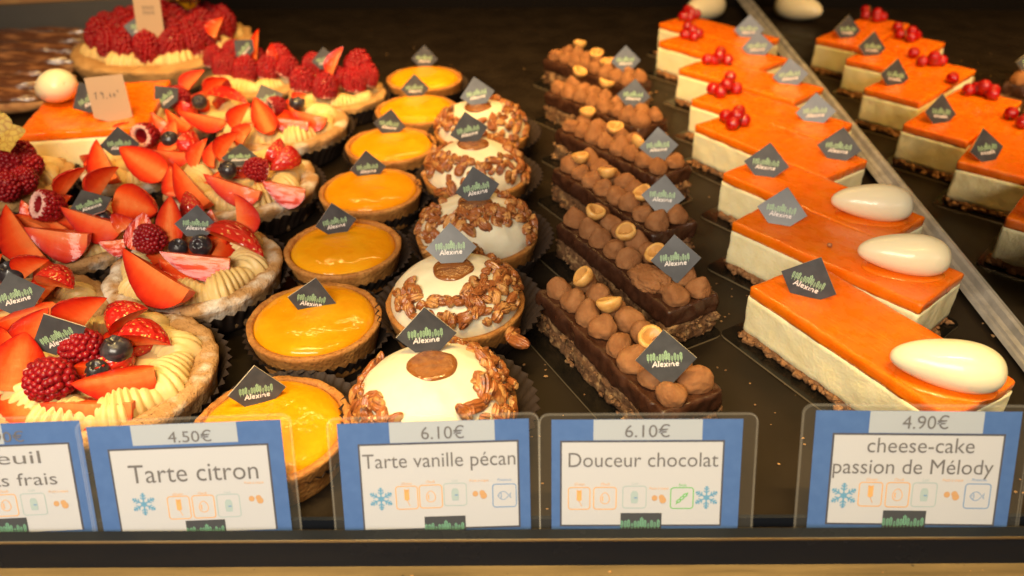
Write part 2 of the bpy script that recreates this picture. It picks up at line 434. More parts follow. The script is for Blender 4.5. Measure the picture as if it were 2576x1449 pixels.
def put_tag(root, u, v, z, roll=0, yaw=0, lean=14, scale=1.0, full=False):
    c = P(u, v, z)
    az = math.atan2(-c.x, c.y) + math.radians(yaw)          # turn so that the face looks back at the viewer
    Mw = TR(*c) @ RZ(-math.atan2(-c.x, -(-c.y)) * 0 + (-math.atan2(c.x, c.y)) + math.radians(yaw)) @ RX(math.radians(90 - lean)) @ RZ(math.radians(roll)) @ SCL(scale)
    return put('name_tag', TAGFULL if full else TAG, root, Mw)

# ------------------------------------------------------------------ setting
def box_mesh(x0, x1, y0, y1, z0, z1, mats, name, bevel=0.0):
    mb = MB()
    v = [(x0, y0, z0), (x1, y0, z0), (x1, y1, z0), (x0, y1, z0), (x0, y0, z1), (x1, y0, z1), (x1, y1, z1), (x0, y1, z1)]
    mb.add(v, [(0, 3, 2, 1), (4, 5, 6, 7), (0, 1, 5, 4), (1, 2, 6, 5), (2, 3, 7, 6), (3, 0, 4, 7)])
    return mb.mesh(name, mats, smooth=False)
tagprops(link('shelf', box_mesh(-75, 75, 23.9, 118, -1.4, 0, ['shelf'], 'shelf')), None, None, kind='structure')
tagprops(link('back_wall', box_mesh(-75, 75, 118.2, 119, -1.4, 80, ['black_wall'], 'back_wall')), None, None, kind='structure')

rail = thing('front_rail', 'black glossy front rail holding the price cards along the display edge', 'rail', (0, 23.2, -1.5))
put('rail_face', box_mesh(-60, 60, 22.95, 23.5, -.82, .96, ['black'], 'rail_face'), rail, Matrix())
put('edge_strip', box_mesh(-60, 60, 22.90, 22.945, .88, 1.0, ['edge_metal'], 'edge_strip'), rail, Matrix())
put('inner_lip', box_mesh(-60, 60, 24.35, 24.55, .003, .62, ['black'], 'inner_lip'), rail, Matrix())
ledge = MB()
v = [(-60, 14, -.88), (60, 14, -.88), (60, 23.6, -.84), (-60, 23.6, -.84), (-60, 14, -2.4), (60, 14, -2.4), (60, 23.6, -2.4), (-60, 23.6, -2.4)]
ledge.add(v, [(0, 1, 2, 3), (4, 7, 6, 5), (0, 4, 5, 1), (1, 5, 6, 2), (2, 6, 7, 3), (3, 7, 4, 0)])
tagprops(link('counter_ledge', ledge.mesh('counter_ledge', ['gold_ledge'], False)), 'worn brass coloured ledge with crumbs below the black rail', 'ledge')

# side mirror leaning along the right edge of the shelf, with an acrylic foot strip
ZN, ZF = .75, 2.0
_m1, _m2 = P(1880, 0, ZF), P(2576, 860, ZN); _m1.z = _m2.z = 0
_mk = (_m1 - _m2) / (_m1.y - _m2.y); ma, mb_ = _m2 + _mk * (19.0 - _m2.y), _m2 + _mk * (117.6 - _m2.y)
md = (mb_ - ma); ang = math.atan2(md.y, md.x); ml = md.length
mir = thing('side_mirror', 'upright mirror panel along the right side reflecting the cheesecakes', 'mirror', tuple(ma), ang)
mm_ = MB(); v = [(0, -.5, .05), (ml, -.5, 1.9), (ml, 0, 1.9), (0, 0, .05), (0, -.5, 46), (ml, -.5, 46), (ml, 0, 46), (0, 0, 46)]
mm_.add(v, [(0, 3, 2, 1), (4, 5, 6, 7), (0, 1, 5, 4), (1, 2, 6, 5), (2, 3, 7, 6), (3, 0, 4, 7)])
link('mirror_pane', mm_.mesh('mirror_pane', ['mirror'], False), mir)
st = MB()
prof = [(-.5, -.36), (.30, -.36), (.52, -.40), (.56, -.32), (.50, -.16), (.40, -.14), (.36, 0), (.20, .06), (.14, .40), (.003, .45)]
foot = lambda x: ZN + (ZF - ZN) * (x - 19.0) / 76.0
vs = [(x, y * (1.75 if y > 0 else 1), max(.03, z * 1.25 + foot(x))) for x in (0, ml) for y, z in prof]; n = len(prof)
st.add(vs, [(i, i + 1, n + i + 1, n + i) for i in range(n - 1)])
link('foot_strip', st.mesh('foot_strip', ['acrylic'], False), mir)
lp = MB(); v = [(0, -.9, .02), (ml, -.9, .02), (ml, -.52, .02), (0, -.52, .02), (0, -.9, 46), (ml, -.9, 46), (ml, -.52, 46), (0, -.52, 46)]
lp.add(v, [(0, 3, 2, 1), (4, 5, 6, 7), (0, 1, 5, 4), (1, 2, 6, 5), (2, 3, 7, 6), (3, 0, 4, 7)])
link('backing_panel', lp.mesh('backing_panel', ['black_wall'], False), mir)

# ------------------------------------------------------------------ lemon tarts
def make_crust(rb, rt, h, wall, floor, seed, amp=.05, n=96):
    prof = [(rb * .5, 0), (rb, 0), (rb + .03, .06)] + [(rb + (rt - rb) * t / 8, h * t / 8) for t in range(1, 8)] + \
           [(rt - .03, h - .07), (rt - .1, h), (rt - wall + .1, h), (rt - wall, h - .07), (rt - wall - .05, floor + .05), (rt - wall - .3, floor)]
    def d(p, a):
        k = amp * fb(p, .9, seed) + amp * .5 * nz(p, 3.5, seed)
        q = 1 + k / max(1, math.hypot(p[0], p[1])) * 1.2
        return (p[0] * q, p[1] * q, p[2] + (k * .8 if p[2] > h * .6 else 0))
    mb = MB(); rev(mb, prof, n, 0, d); return mb
LEMON_CRUST = make_crust(3.35, 3.95, 2.25, .42, 1.4, 3.0).mesh('crust', ['short_crust'])
def curd_mesh(seed):
    mb = MB(); R = 3.53
    prof = [(R - .05, 1.5), (R, 1.85), (R - .04, 2.08), (R - .14, 2.24), (R - .30, 2.38), (R - .55, 2.50), (R - .9, 2.59), (R - 1.4, 2.66), (R - 2.0, 2.70), (R - 2.7, 2.72), (.3, 2.73)]
    def d(p, a):
        e = .035 * nz((p[0], p[1], 0), .8, seed) + .05 * nz((p[0], p[1], 0), .45, seed + 5)
        q = 1 + .012 * nz((math.cos(a), math.sin(a), 0), 2.2, seed)
        return (p[0] * q, p[1] * q, p[2] + e)
    rev(mb, prof, 96, 0, d, cap0=False); return mb.mesh('lemon_curd', ['curd'])
CURD = [curd_mesh(2.0), curd_mesh(14.0), curd_mesh(31.0)]
def cup_mesh(rb, rt, h, lobes=44):
    mb = MB(); n = lobes * 4; vs = []; fs = []; rows = 6
    for j in range(rows + 1):
        t = j / rows
        for i in range(n):
            a = 2 * math.pi * i / n; ph = (i % 4) / 4.0
            k = (1 - abs(2 * ph - 1) * 2) * (.02 + .10 * t)
            r = rb + (rt - rb) * t ** 1.3 + k
            z = .02 + h * t + (.035 * math.cos(2 * math.pi * i / n * lobes) if j == rows else 0)
            vs.append((r * math.cos(a), r * math.sin(a), z))
    for j in range(rows):
        for i in range(n):
            k = (i + 1) % n; fs.append((j * n + i, j * n + k, (j + 1) * n + k, (j + 1) * n + i))
    fs.append(tuple(reversed(range(n))))
    mb.add(vs, fs); return mb.mesh('paper_cup', ['paper_cup'])
LEMON_CUP = cup_mesh(3.42, 4.55, 1.65)
lem_lab = ['round lemon tart behind the Tarte citron card, nearest its tray edge', 'lemon tart with pale glossy curd just behind the one at the card',
           'third lemon tart, bright yellow curd with a wavy glaze line', 'fourth lemon tart of the row, beside the cream tarts with fanned strawberries',
           'lemon tart with a tilted name tag beside the rearmost strawberry tart', 'lemon tart touching the back one, beside the rear pecan tart',
           'rearmost lemon tart against the dark back of the shelf']
lemons = [(-11.9, 28.8), (-11.6, 37.9), (-11.4, 46.3), (-10.8, 54.9), (-10.3, 63.6), (-8.9, 71.9), (-9.0, 80.8)]
lem_tag = [(647, 984, -6), (785, 755, -18), (845, 560, 4), (926, 423, 1), (980, 314, -11), (1044, 223, -1), (1068, 148, -3)]
lem_z = [3.3, 3.2, 3.3, 3.3, 3.3, 3.3, 3.3]
zest_me = []
for sd in range(2):
    mb = MB(); r_ = random.Random(sd)
    for i in range(26):
        a = r_.gauss(0, .28); b = r_.gauss(0, .22); w = r_.random() * 6.28
        blob(mb, (a, b, .02), (.055, .03, .025), 1, 0, lambda p, v, w=w: (p[0] * math.cos(w) - p[1] * math.sin(w), p[0] * math.sin(w) + p[1] * math.cos(w), p[2]))
    zest_me.append(mb.mesh('lemon_zest', ['zest']))
for i, (x, y) in enumerate(lemons):
    t = thing('lemon_tart', lem_lab[i], 'lemon tart', (x, y, 0), 0, 'lemon tarts in a row')
    link('crust', LEMON_CRUST, t, RZ(i * 2.1)); link('lemon_curd', CURD[i % 3], t, TR(0, 0, (.0, .05, -.10, .08, -.05, .03, 0)[i]) @ RZ(i * 1.3))
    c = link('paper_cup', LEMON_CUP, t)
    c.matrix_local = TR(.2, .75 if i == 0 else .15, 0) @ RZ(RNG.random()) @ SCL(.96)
    u, v, ro = lem_tag[i]
    put_tag(t, u, v, lem_z[i], ro, scale=.93)
    if i < 2:
        put('lemon_zest', zest_me[i], t, TR(x + (.1 if i == 0 else -1.2), y + (-.2 if i == 0 else .4), 2.72) @ RZ(.4))

# ------------------------------------------------------------------ pecan tarts
PECAN_CRUST = make_crust(3.6, 4.2, 2.5, .4, 1.6, 9.0).mesh('crust', ['short_crust'])
PECAN_CUP = cup_mesh(3.66, 5.0, 2.3, 46)
def dome_z(r): 
    t = min(1, r / 3.85); return 2.35 + 2.55 * math.sqrt(max(0, 1 - t ** 2.3))
def dome_mesh(seed):
    mb = MB()
    rs = [3.85 * math.sin(math.radians(90 - 3 * k)) for k in range(0, 30)]
    prof = [(3.7, 1.9)] + [(r, dome_z(r)) for r in rs]
    def d(p, a):
        q = .10 * nz(p, .5, seed) + .05 * nz(p, 1.2, seed)
        return (p[0] * (1 + q * .2), p[1] * (1 + q * .2), p[2] + q)
    rev(mb, prof, 80, 0, d, cap0=False); return mb.mesh('cream_dome', ['cream'])
DOMES = [dome_mesh(1.3), dome_mesh(22.1)]
def caramel_mesh(seed):
    mb = MB()
    prof = [(1.22, -.12), (1.25, .0), (1.18, .07), (1.0, .10), (.7, .11), (.35, .11), (.1, .11)]
    rev(mb, prof, 48, 0, lambda p, a: (p[0] * (1 + .06 * nz((math.cos(a), math.sin(a), 0), 1.4, seed)), p[1] * .95 * (1 + .06 * nz((math.cos(a), math.sin(a), 0), 1.4, seed)), p[2] + .04 * nz(p, 1.6, seed) - .03 * (p[0] ** 2 + p[1] ** 2)), cap0=False)
    return mb.mesh('caramel_spot', ['caramel'])
CARAMEL = [caramel_mesh(3.0), caramel_mesh(8.0)]
def pecan_mesh(seed):
    r_ = random.Random(seed); mb = MB()
    long = seed % 3 != 0
    L, W, T = (r_.uniform(.58, .82), r_.uniform(.30, .38), r_.uniform(.28, .36)) if long else (r_.uniform(.40, .52), r_.uniform(.34, .44), r_.uniform(.30, .40))
    cuts = []
    for k in range(1 if long else 2):
        d = Vector((r_.choice((-1, 1)), r_.gauss(0, .7), r_.gauss(0, .6))).normalized(); cuts.append((d, r_.uniform(.50, .80)))
    vs, fs = ico(4); out = []; cf = []
    for v in vs:
        x, y, z = v[0] * L, v[1] * W, v[2] * T
        g = .50 * T * math.exp(-(y / (W * .16)) ** 2) + .16 * T * math.exp(-((abs(y) - W * .55) / (W * .12)) ** 2)
        z -= math.copysign(g * min(1, abs(v[2]) * 3), z)
        y += .14 * math.sin(x / L * 2.5 + seed) * W
        k = 1 + .10 * fb(v, 1.3, seed * 3.1) + .05 * nz(v, 4, seed)
        p = Vector((x * k, y * k, z * k)); c = False
        for d, h in cuts:
            hh = h * (abs(d.x) * L + abs(d.y) * W + abs(d.z) * T) * .8; q = p.dot(d) - hh
            if q > 0: p -= d * q * .92; c = True
        out.append(tuple(p)); cf.append(c)
    fa = [f for f in fs if not all(cf[i] for i in f)]; fb_ = [f for f in fs if all(cf[i] for i in f)]
    mb.add(out, fa, 0); mb.add(out, fb_, 1)
    return mb.mesh('pecan_piece', ['pecan', 'pecan_flesh'])
PECANS = [pecan_mesh(s) for s in range(12)]
pec_lab = ['pecan tart behind its own card, broad bare cream front and caramel spot', 'pecan tart with dark caramel spot and a thick nut cluster on its right side',
           'middle pecan tart, nuts crowding its caramel spot from the front', 'pecan tart with an open cream top and a band of nuts in front',
           'rearmost pecan tart, its grey tag catching the light']
pecs = [(-3.95, 30.2), (-3.4, 39.4), (-2.4, 47.6), (-2.8, 57.2), (-2.6, 66.0)]
pec_car = [(1087, 919), (1140, 676), (1195, 511), (1190, 362), (1203, 267)]
pec_tag = [(1073, 843, 0), (1135, 624, 0), (1201, 474, 10), (1180, 329, 11), (1201, 237, 10)]
pec_tz = [5.7, 5.75, 5.75, 5.75, 5.75]
# azimuth bands (degrees, 0 = right, 270 = towards the viewer), polar limits as radius on the dome, count
pec_bands = [
    [(-62, -28, 2.9, 3.9, 10), (-28, 30, 2.5, 3.95, 26), (30, 95, 2.6, 3.7, 18), (140, 172, 3.2, 3.9, 5), (172, 200, 3.4, 3.9, 6), (205, 247, 2.9, 3.95, 14)],
    [(200, 285, 2.5, 3.6, 26), (285, 300, 2.2, 3.3, 8), (-60, 15, 1.9, 3.7, 34), (15, 70, 2.6, 3.8, 20), (150, 200, 3.0, 3.9, 10)],
    [(150, 225, 2.5, 3.95, 24), (225, 330, 1.4, 2.8, 24), (-30, 40, 2.2, 3.9, 26), (40, 100, 2.8, 3.8, 10)],
    [(185, 340, 2.3, 3.6, 34), (-20, 70, 2.3, 3.9, 32), (140, 185, 3.0, 3.9, 8)],
    [(190, 300, 2.5, 3.6, 22), (-60, 100, 2.2, 3.9, 46), (140, 190, 2.8, 3.8, 8)]]
for i, (x, y) in enumerate(pecs):
    t = thing('pecan_tart', pec_lab[i], 'pecan tart', (x, y, 0), 0, 'pecan tarts in a row')
    link('crust', PECAN_CRUST, t, RZ(i * 1.3)); link('cream_dome', DOMES[i % 2], t, RZ(i * 2.0))
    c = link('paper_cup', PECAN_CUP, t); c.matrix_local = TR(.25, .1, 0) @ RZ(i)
    cc = P(*pec_car[i], 4.85)
    put('caramel_spot', CARAMEL[i % 2], t, TR(cc.x, cc.y, dome_z(math.hypot(cc.x - x, cc.y - y)) + .0) @ RZ(i))
    u, v, ro = pec_tag[i]; put_tag(t, u, v, pec_tz[i], ro, scale=1.0, lean=(14, 34, 20, 16, 26)[i])
    npc = 0; placed = []
    if i > 0: pec_bands[i] = pec_bands[i] + [(160, 400, 3.45, 3.95, 20)]
    for a0, a1, r0, r1, cnt in pec_bands[i]:
        for k in range(int(cnt * 1.2 + .5)):
            for tr in range(12):
                a = math.radians(RNG.uniform(a0, a1)); r = RNG.uniform(r0, r1)
                px, py = r * math.cos(a), r * math.sin(a); pz = dome_z(r)
                if all((px - q[0]) ** 2 + (py - q[1]) ** 2 + (pz - q[2]) ** 2 > .40 for q in placed): break
            placed.append((px, py, pz))
            if npc >= 98: break
            npc += 1
            nr = Vector((px, py, .55 + 3.2 * (1 - (r / 3.9) ** 3))).normalized() if r < 3.6 else Vector((px, py, 1.6)).normalized()
            q = nr.to_track_quat('Z', 'Y').to_matrix().to_4x4()
            rot = q @ RZ(RNG.random() * 6.28) @ RX(RNG.gauss(0, .5)) @ RY(RNG.gauss(0, .35))
            lift = RNG.uniform(.03, .22)
            s = RNG.uniform(.62, 1.02)
            link('pecan_piece', PECANS[RNG.randrange(12)], t, TR(px + nr.x * lift, py + nr.y * lift, pz + nr.z * lift) @ rot @ SCL(s))

# ------------------------------------------------------------------ bars: shared
_p2 = [o for o in ROOTM if o.name.startswith('pecan_tart')][1]
for u, v, k in ((1290, 842, 1), (1302, 856, 5)):
    put('pecan_piece', PECANS[k], _p2, TR(*P(u, v, 2.45)) @ RZ(k * 1.1) @ RX(.5) @ SCL(1.15))
def corner_frame(A, C, z, L, W):
    a, c = P(*A, z), P(*C, z)
    an = math.atan2(c.y - a.y, c.x - a.x) - math.atan2(W, L)
    m = (a + c) / 2
    return m.x, m.y, an
def chunks(mb, L, W, z0, z1, n, r_, smin, smax, mat=0, side_only=True, out=.05):
    for i in range(n):
        per = r_.random() * (2 * L + 2 * W)
        if per < L: x, y = per - L / 2, W / 2 + out
        elif per < 2 * L: x, y = per - L - L / 2, -W / 2 - out
        elif per < 2 * L + W: x, y = L / 2 + out, per - 2 * L - W / 2
        else: x, y = -L / 2 - out, per - 2 * L - W - W / 2
        z = r_.uniform(z0, z1); s = r_.uniform(smin, smax); sd = r_.random() * 50
        blob(mb, (x + r_.gauss(0, .06), y + r_.gauss(0, .06), z), (s, s * r_.uniform(.6, 1.1), s * r_.uniform(.5, .9)), 2, mat,
             lambda p, v, sd=sd: tuple(c * (1 + .75 * fb(v, 1.2, sd)) for c in p))
def board_mesh(L, W, gold=False):
    mb = MB(); slab(mb, L, W, .55, [(.015, 0), (.13, 0)], None, 2, 1, .4, capmat=0)
    return mb.mesh('cake_board', ['cake_board', 'board_edge'], False)

# chocolate bars
CL, CW = 12.4, 3.9
def biscuit_mesh(seed):
    mb = MB(); r_ = random.Random(seed)
    def d(p):
        k = .20 * fb(p, 1.1, seed) + .10 * nz(p, 3.5, seed)
        s = 1 if abs(p[2] - 1.5) > .01 else .6
        l = math.hypot(p[0] / CL, p[1] / CW) or 1
        return (p[0] * (1 + k / CL * 2 * s), p[1] * (1 + k / CW * 2.2 * s), max(.11, p[2] + .05 * nz(p, 2.5, seed + 3)))
    slab(mb, CL, CW, .25, [(.11, .05), (.3, .0), (.5, .04), (.7, -.04), (.9, .03), (1.1, -.02), (1.3, .03), (1.5, .05), (1.65, .1)], d, 4, 0, .12)
    chunks(mb, CL, CW, .2, 1.5, 190, r_, .05, .22, 0, out=-.05)
    chunks(mb, CL, CW, .15, .4, 40, r_, .06, .24, 0, out=.08)
    return mb.mesh('biscuit_base', ['biscuit'])
def ganache_mesh(seed):
    mb = MB()
    def d(p):
        k = .14 * fb(p, .8, seed) + .09 * nz(p, 2.6, seed) + (.07 * nz(p, 5, seed) if p[2] > 2.4 else 0)
        edge = 0
        if p[2] < 1.7: edge = .12 * nz((p[0], p[1], 0), 1.6, seed + 4)
        zz = p[2] + edge * (1 if p[2] < 1.7 else 0) + .05 * nz(p, 1.5, seed) + (.06 * nz(p, 3.5, seed + 8) if p[2] > 2.6 else 0)
        return (p[0] * (1 + k / CL * 2), p[1] * (1 + k / CW * 2), zz)
    slab(mb, CL, CW, .22, [(1.50, .12), (1.6, .0), (1.8, -.03), (2.05, -.02), (2.3, -.03), (2.55, -.01), (2.70, .02), (2.80, .10), (2.80, .22), (2.76, .34)], d, 6, 0, .15)
    return mb.mesh('ganache_layer', ['ganache'])
BISC = [biscuit_mesh(1), biscuit_mesh(2), biscuit_mesh(3)]
GAN = [ganache_mesh(4), ganache_mesh(5)]
CBOARD = board_mesh(13.6, 5.3)
def dollop_mesh(seed):
    mb = MB(); r_ = random.Random(seed)
    pk = (r_.uniform(-.4, .4), r_.uniform(-.4, .4)); amp = r_.uniform(.03, .16); ell = r_.uniform(.88, 1.12)
    bite = Vector((r_.gauss(0, 1), r_.gauss(0, 1), .5)).normalized() if seed % 3 == 0 else None
    def f(p, v):
        x, y, z = p
        y *= ell; x /= ell
        if z < -.25: z = -.25 + (z + .25) * .2
        up = max(0, v[2])
        x += pk[0] * up ** 3 * .6; y += pk[1] * up ** 3 * .6
        z += amp * 2.2 * up ** 8
        k = 1 + .15 * fb(v, .9, seed * 2.3, 2) + .03 * nz(v, 3.2, seed) + .018 * nz(v, 7, seed) + .015 * nz(v, 15, seed)
        if bite is not None:
            d = Vector(v).dot(bite)
            if d > .78: k *= 1 - .55 * (d - .78) + .12 * abs(nz(v, 8, seed)) * min(1, (d - .78) * 8)
        return (x * k, y * k, z * k)
    blob(mb, (0, 0, 0), (.80, .90, .78), 5, 0, f)
    return mb.mesh('mousse_dollop', ['mousse'])
DOLL = [dollop_mesh(s) for s in range(10)]
def torn_mesh():
    mb = MB()
    blob(mb, (0, 0, 0), (1.55, 1.05, .62), 5, 0, lambda p, v: tuple(c * (1 + .22 * fb(v, 1.3, 5) + .14 * abs(nz(v, 4, 9)) - .10 * abs(nz(v, 7, 3)) + .05 * nz(v, 14, 1)) for c in p))
    return mb.mesh('torn_dollop', ['mousse'])
TORN = torn_mesh()
def hazel_mesh(seed):
    mb = MB()
    prof = [(.05, -.42), (.26, -.36), (.45, -.18), (.54, .04), (.52, .18), (.44, .22), (.36, .17)]
    rev(mb, prof, 28, 0, lambda p, a: (p[0] * (1.10 + .08 * math.cos(a)), p[1] * (1 + .05 * nz((math.cos(a), math.sin(a), 0), 2, seed)), p[2] + .03 * math.cos(2 * a + seed)), cap1=False)
    prof = [(.37, .175), (.27, .11), (.15, .05), (.05, .03)]
    rev(mb, prof, 28, 1, lambda p, a: (p[0] * (1.10 + .08 * math.cos(a)), p[1], p[2] + .03 * math.cos(2 * a + seed)), cap0=False)
    return mb.mesh('hazelnut', ['hazelnut', 'hazel_core'])
HAZ = [hazel_mesh(0), hazel_mesh(2)]
choc = [((1370, 720), (1815, 1000)), ((1400, 560), (1815, 740)), ((1389, 424), (1754, 557)), ((1403, 328), (1731, 414)), ((1387, 235), (1665, 297)), ((1375, 149), (1633, 200))]
choc_tag = [(1675, 903, 8), (1700, 652, 7), (1668, 494, -2), (1657, 368, 5), (1594, 241, -4), (1574, 153, 1)]
choc_haz = [[(1467, 697), (1535, 762), (1637, 850)], [(1498, 533), (1575, 585), (1650, 637)], [(1459, 395), (1529, 432), (1616, 485)],
            [(1477, 282), (1547, 321), (1608, 356)], [(1457, 180), (1524, 208)], [(1459, 110), (1502, 134), (1530, 155)]]
choc_lab = ['chocolate bar behind the Douceur chocolat card, orange lit dollops at its near end', 'chocolate bar with a torn squashed dollop by its name tag, behind the front bar',
            'third chocolate bar from the Douceur chocolat card, smooth oval dollops', 'fourth chocolate bar with its name tag leaning over ridged dollops',
            'chocolate bar second from the back, two hazelnuts showing', 'rearmost chocolate bar of the row against the dark back']
for i, (A, Cc) in enumerate(choc):
    x, y, an = corner_frame(A, Cc, 2.8, CL, CW)
    if i == 0: an = math.radians(-62.5); x, y = x - .1, y
    t = thing('chocolate_bar', choc_lab[i], 'chocolate cake', (x, y, 0), an, 'chocolate bars in a row')
    link('cake_board', CBOARD, t, TR(0, -.5, 0)); link('biscuit_base', BISC[i % 3], t, RZ(math.pi * (i % 2))); link('ganache_layer', GAN[i % 2], t, RZ(math.pi * (i // 2 % 2)))
    nd = 8
    for rw in (-1, 1):
        for k in range(nd):
            xx = -CL / 2 + .85 + (CL - 1.7) * k / (nd - 1) + RNG.gauss(0, .07); yy = rw * .86 + RNG.gauss(0, .06)
            s = RNG.uniform(.84, 1.02)
            if i == 1 and rw == -1 and k in (5, 6): continue
            link('mousse_dollop', DOLL[RNG.randrange(10)], t, TR(xx, yy, 3.05) @ RZ(RNG.gauss(0, .45) + (.35 * rw if i > 1 else 0) + math.pi * RNG.randrange(2)) @ RX(RNG.gauss(0, .12)) @ SCL(s, s, s * RNG.uniform(.9, 1.15)))
    if i == 1:
        link('torn_dollop', TORN, t, TR(CL / 2 - .85 - (CL - 1.7) * 1.5 / 7, -.95, 3.0) @ RZ(.1))
    for u, v in choc_haz[i]:
        c = P(u, v, 3.95)
        put('hazelnut', HAZ[RNG.randrange(2)], t, TR(*c) @ RZ(RNG.random() * 6.28) @ RX(RNG.gauss(0, .3)) @ RY(RNG.gauss(0, .3)) @ SCL(1.28))
    u, v, ro = choc_tag[i]; put_tag(t, u, v, 4.75 if i == 0 else 4.35, ro + 3, scale=1.0, full=True, lean=(22, 25, 34, 22, 18, 18)[i])

# cheesecake bars
BL, BW = 13.0, 5.3
def crumb_mesh(L, W, seed, h=.8):
    mb = MB(); r_ = random.Random(seed)
    def d(p):
        k = .16 * fb(p, 1.2, seed) + .09 * nz(p, 4, seed)
        return (p[0] * (1 + k / L * 2), p[1] * (1 + k / W * 2), p[2] if p[2] > .5 * h else max(.105, p[2]))
    slab(mb, L, W, .3, [(.105, .10), (.25, .02), (.4, .0), (.55, .04), (h, .12)], d, 2, 0, .13)
    chunks(mb, L, W, .2, h * .8, int(9 * L), r_, .08, .30, 0, out=-.04)
    chunks(mb, L, W, .15, .3, int(2.2 * L), r_, .08, .30, 0, out=.08)
    return mb.mesh('crumb_base', ['crumb'])
def cheese_mesh(L, W, z0, z1, seed, mat='cheese', name='cheese_layer'):
    mb = MB()
    def d(p):
        k = .05 * fb(p, .8, seed) + .025 * nz(p, 3, seed)
        zz = p[2] + (.09 * nz((p[0], p[1], 0), 1.3, seed) if p[2] < z0 + .2 else 0)
        return (p[0] * (1 + k / L * 2), p[1] * (1 + k / W * 2), zz)
    nr = 9
    slab(mb, L, W, .16, [(z0, .10)] + [(z0 + .1 + (z1 - z0 - .1) * t / nr, .0) for t in range(nr + 1)], d, 1, 0, .14)
    return mb.mesh(name, [mat])
def jelly_mesh(L, W, z0, z1, seed):
    mb = MB()
    def d(p):
        k = .05 * fb(p, .8, seed); 
        return (p[0] * (1 + k / L * 2), p[1] * (1 + k / W * 2), p[2] + (.03 * fb((p[0], p[1], 0), .6, seed + 2) if p[2] > z0 + .2 else .03 * nz(p, 1.2, seed)))
    slab(mb, L, W, .16, [(z0, .012), (z0 + .15, .0), (z0 + .35, -.01), (z1 - .1, -.01), (z1 - .03, .03), (z1, .09)], d, 12, 0, .16)
    return mb.mesh('passion_jelly', ['jelly'])
CRU = [crumb_mesh(BL, BW, 11), crumb_mesh(BL, BW, 12)]
CHE = [cheese_mesh(BL, BW, .62, 3.12, 5), cheese_mesh(BL, BW, .62, 3.12, 6)]
JEL = [jelly_mesh(BL, BW, 3.124, 3.80, 8), jelly_mesh(BL, BW, 3.124, 3.80, 9)]
BBOARD = board_mesh(14.6, 6.9)
def quenelle_mesh():
    mb = MB()
    prof = []
    n = 34
    for k in range(n + 1):
        t = k / n; s = -math.cos(math.pi * t)
        r = math.sin(math.pi * t) ** .86 * (1 + .27 * s) * 1.04
        prof.append((max(r, .01) * 1.34, s * 2.72))
    vs = []
    rev(mb, prof, 48, 0, lambda p, a: (p[2], p[0], p[1] * (.94 if p[1] > 0 else .8) + .05 * nz(p, .5, 2)))
    mb.f = [tuple(reversed(f)) for f in mb.f]
    return mb.mesh('cream_quenelle', ['quenelle'])
QUE = quenelle_mesh()
def puddle_mesh():
    mb = MB()
    rev(mb, [(1.0, 0), (.97, .05), (.85, .075), (.4, .08), (.1, .08)], 48, 0, lambda p, a: (p[0] * 2.35 * (1 + .10 * nz((math.cos(a), math.sin(a), 0), 1.8, 4)), p[1] * 1.22 * (1 + .14 * nz((math.cos(a), math.sin(a), 0), 2.2, 8)), p[2]), cap0=False)
    return mb.mesh('glaze_drip', ['jelly'])
PUD = puddle_mesh()
def currant_mesh():
    mb = MB(); blob(mb, (0, 0, 0), (.59, .59, .58), 3, 0)
    blob(mb, (0, 0, -.58), (.11, .11, .10), 1, 1)
    return mb.mesh('currant', ['currant', 'currant_dark'])
CUR = currant_mesh()
def stem_mesh(a, b):
    mb = MB(); d = (b - a); l = d.length; q = d.to_track_quat('Z', 'Y')
    vs = []; 
    for j in range(2):
        for i in range(6):
            p = a + d * j + q @ Vector((.05 * math.cos(i * 1.047), .05 * math.sin(i * 1.047), 0)); vs.append(tuple(p))
    mb.add(vs, [(i, (i + 1) % 6, 6 + (i + 1) % 6, 6 + i) for i in range(6)]); return mb.mesh('stem', ['husk'])
cheese = [((1882, 718), (2567, 960)), ((1830, 555), (2442, 690)), ((1811, 434), (2338, 547)), ((1752, 313), (2180, 402)), ((1748, 250), (2137, 309)),
          ((1715, 172), (2065, 219)), ((1668, 105), (1969, 145)), ((1672, 59), (1947, 94))]
cheese_tag = [(2034, 711, -12), (1967, 531, -2), (1928, 413, 0), (2111, 372, 1), (2052, 282, 10), (1988, 190, 12), (1906, 118, 8), (1884, 75, 5)]
cheese_q = {0: (2382, 918, -10), 1: (2273, 641, -6), 2: (2193, 511, -4)}
def c8(*pts): return [(1635 + a / 2.56, b / 2.56) for a, b in pts]
cheese_cur = {3: c8((485, 745), (575, 715), (530, 800), (608, 775), (545, 755)), 4: c8((398, 572), (450, 597), (490, 558), (520, 490), (562, 570)),
              5: c8((365, 383), (425, 385), (455, 330), (505, 388)), 6: c8((222, 222), (285, 238), (318, 215), (240, 165)), 7: c8((210, 105), (243, 60), (302, 92), (262, 112))}
cheese_lab = ['cheesecake bar behind the passion cheesecake card, large white quenelle at its near end', 'second cheesecake bar, white quenelle and a fleck of nut on its orange top',
              'third cheesecake bar, white quenelle resting near the mirror foot', 'cheesecake bar with five red currants, first behind the quenelle ones',
              'cheesecake bar with a tall heap of red currants, second of the currant ones', 'cheesecake bar with four red currants, third of the currant ones',
              'cheesecake bar with currants crossing the cake behind it, second from the back', 'rearmost currant cheesecake bar under the white quenelle behind']
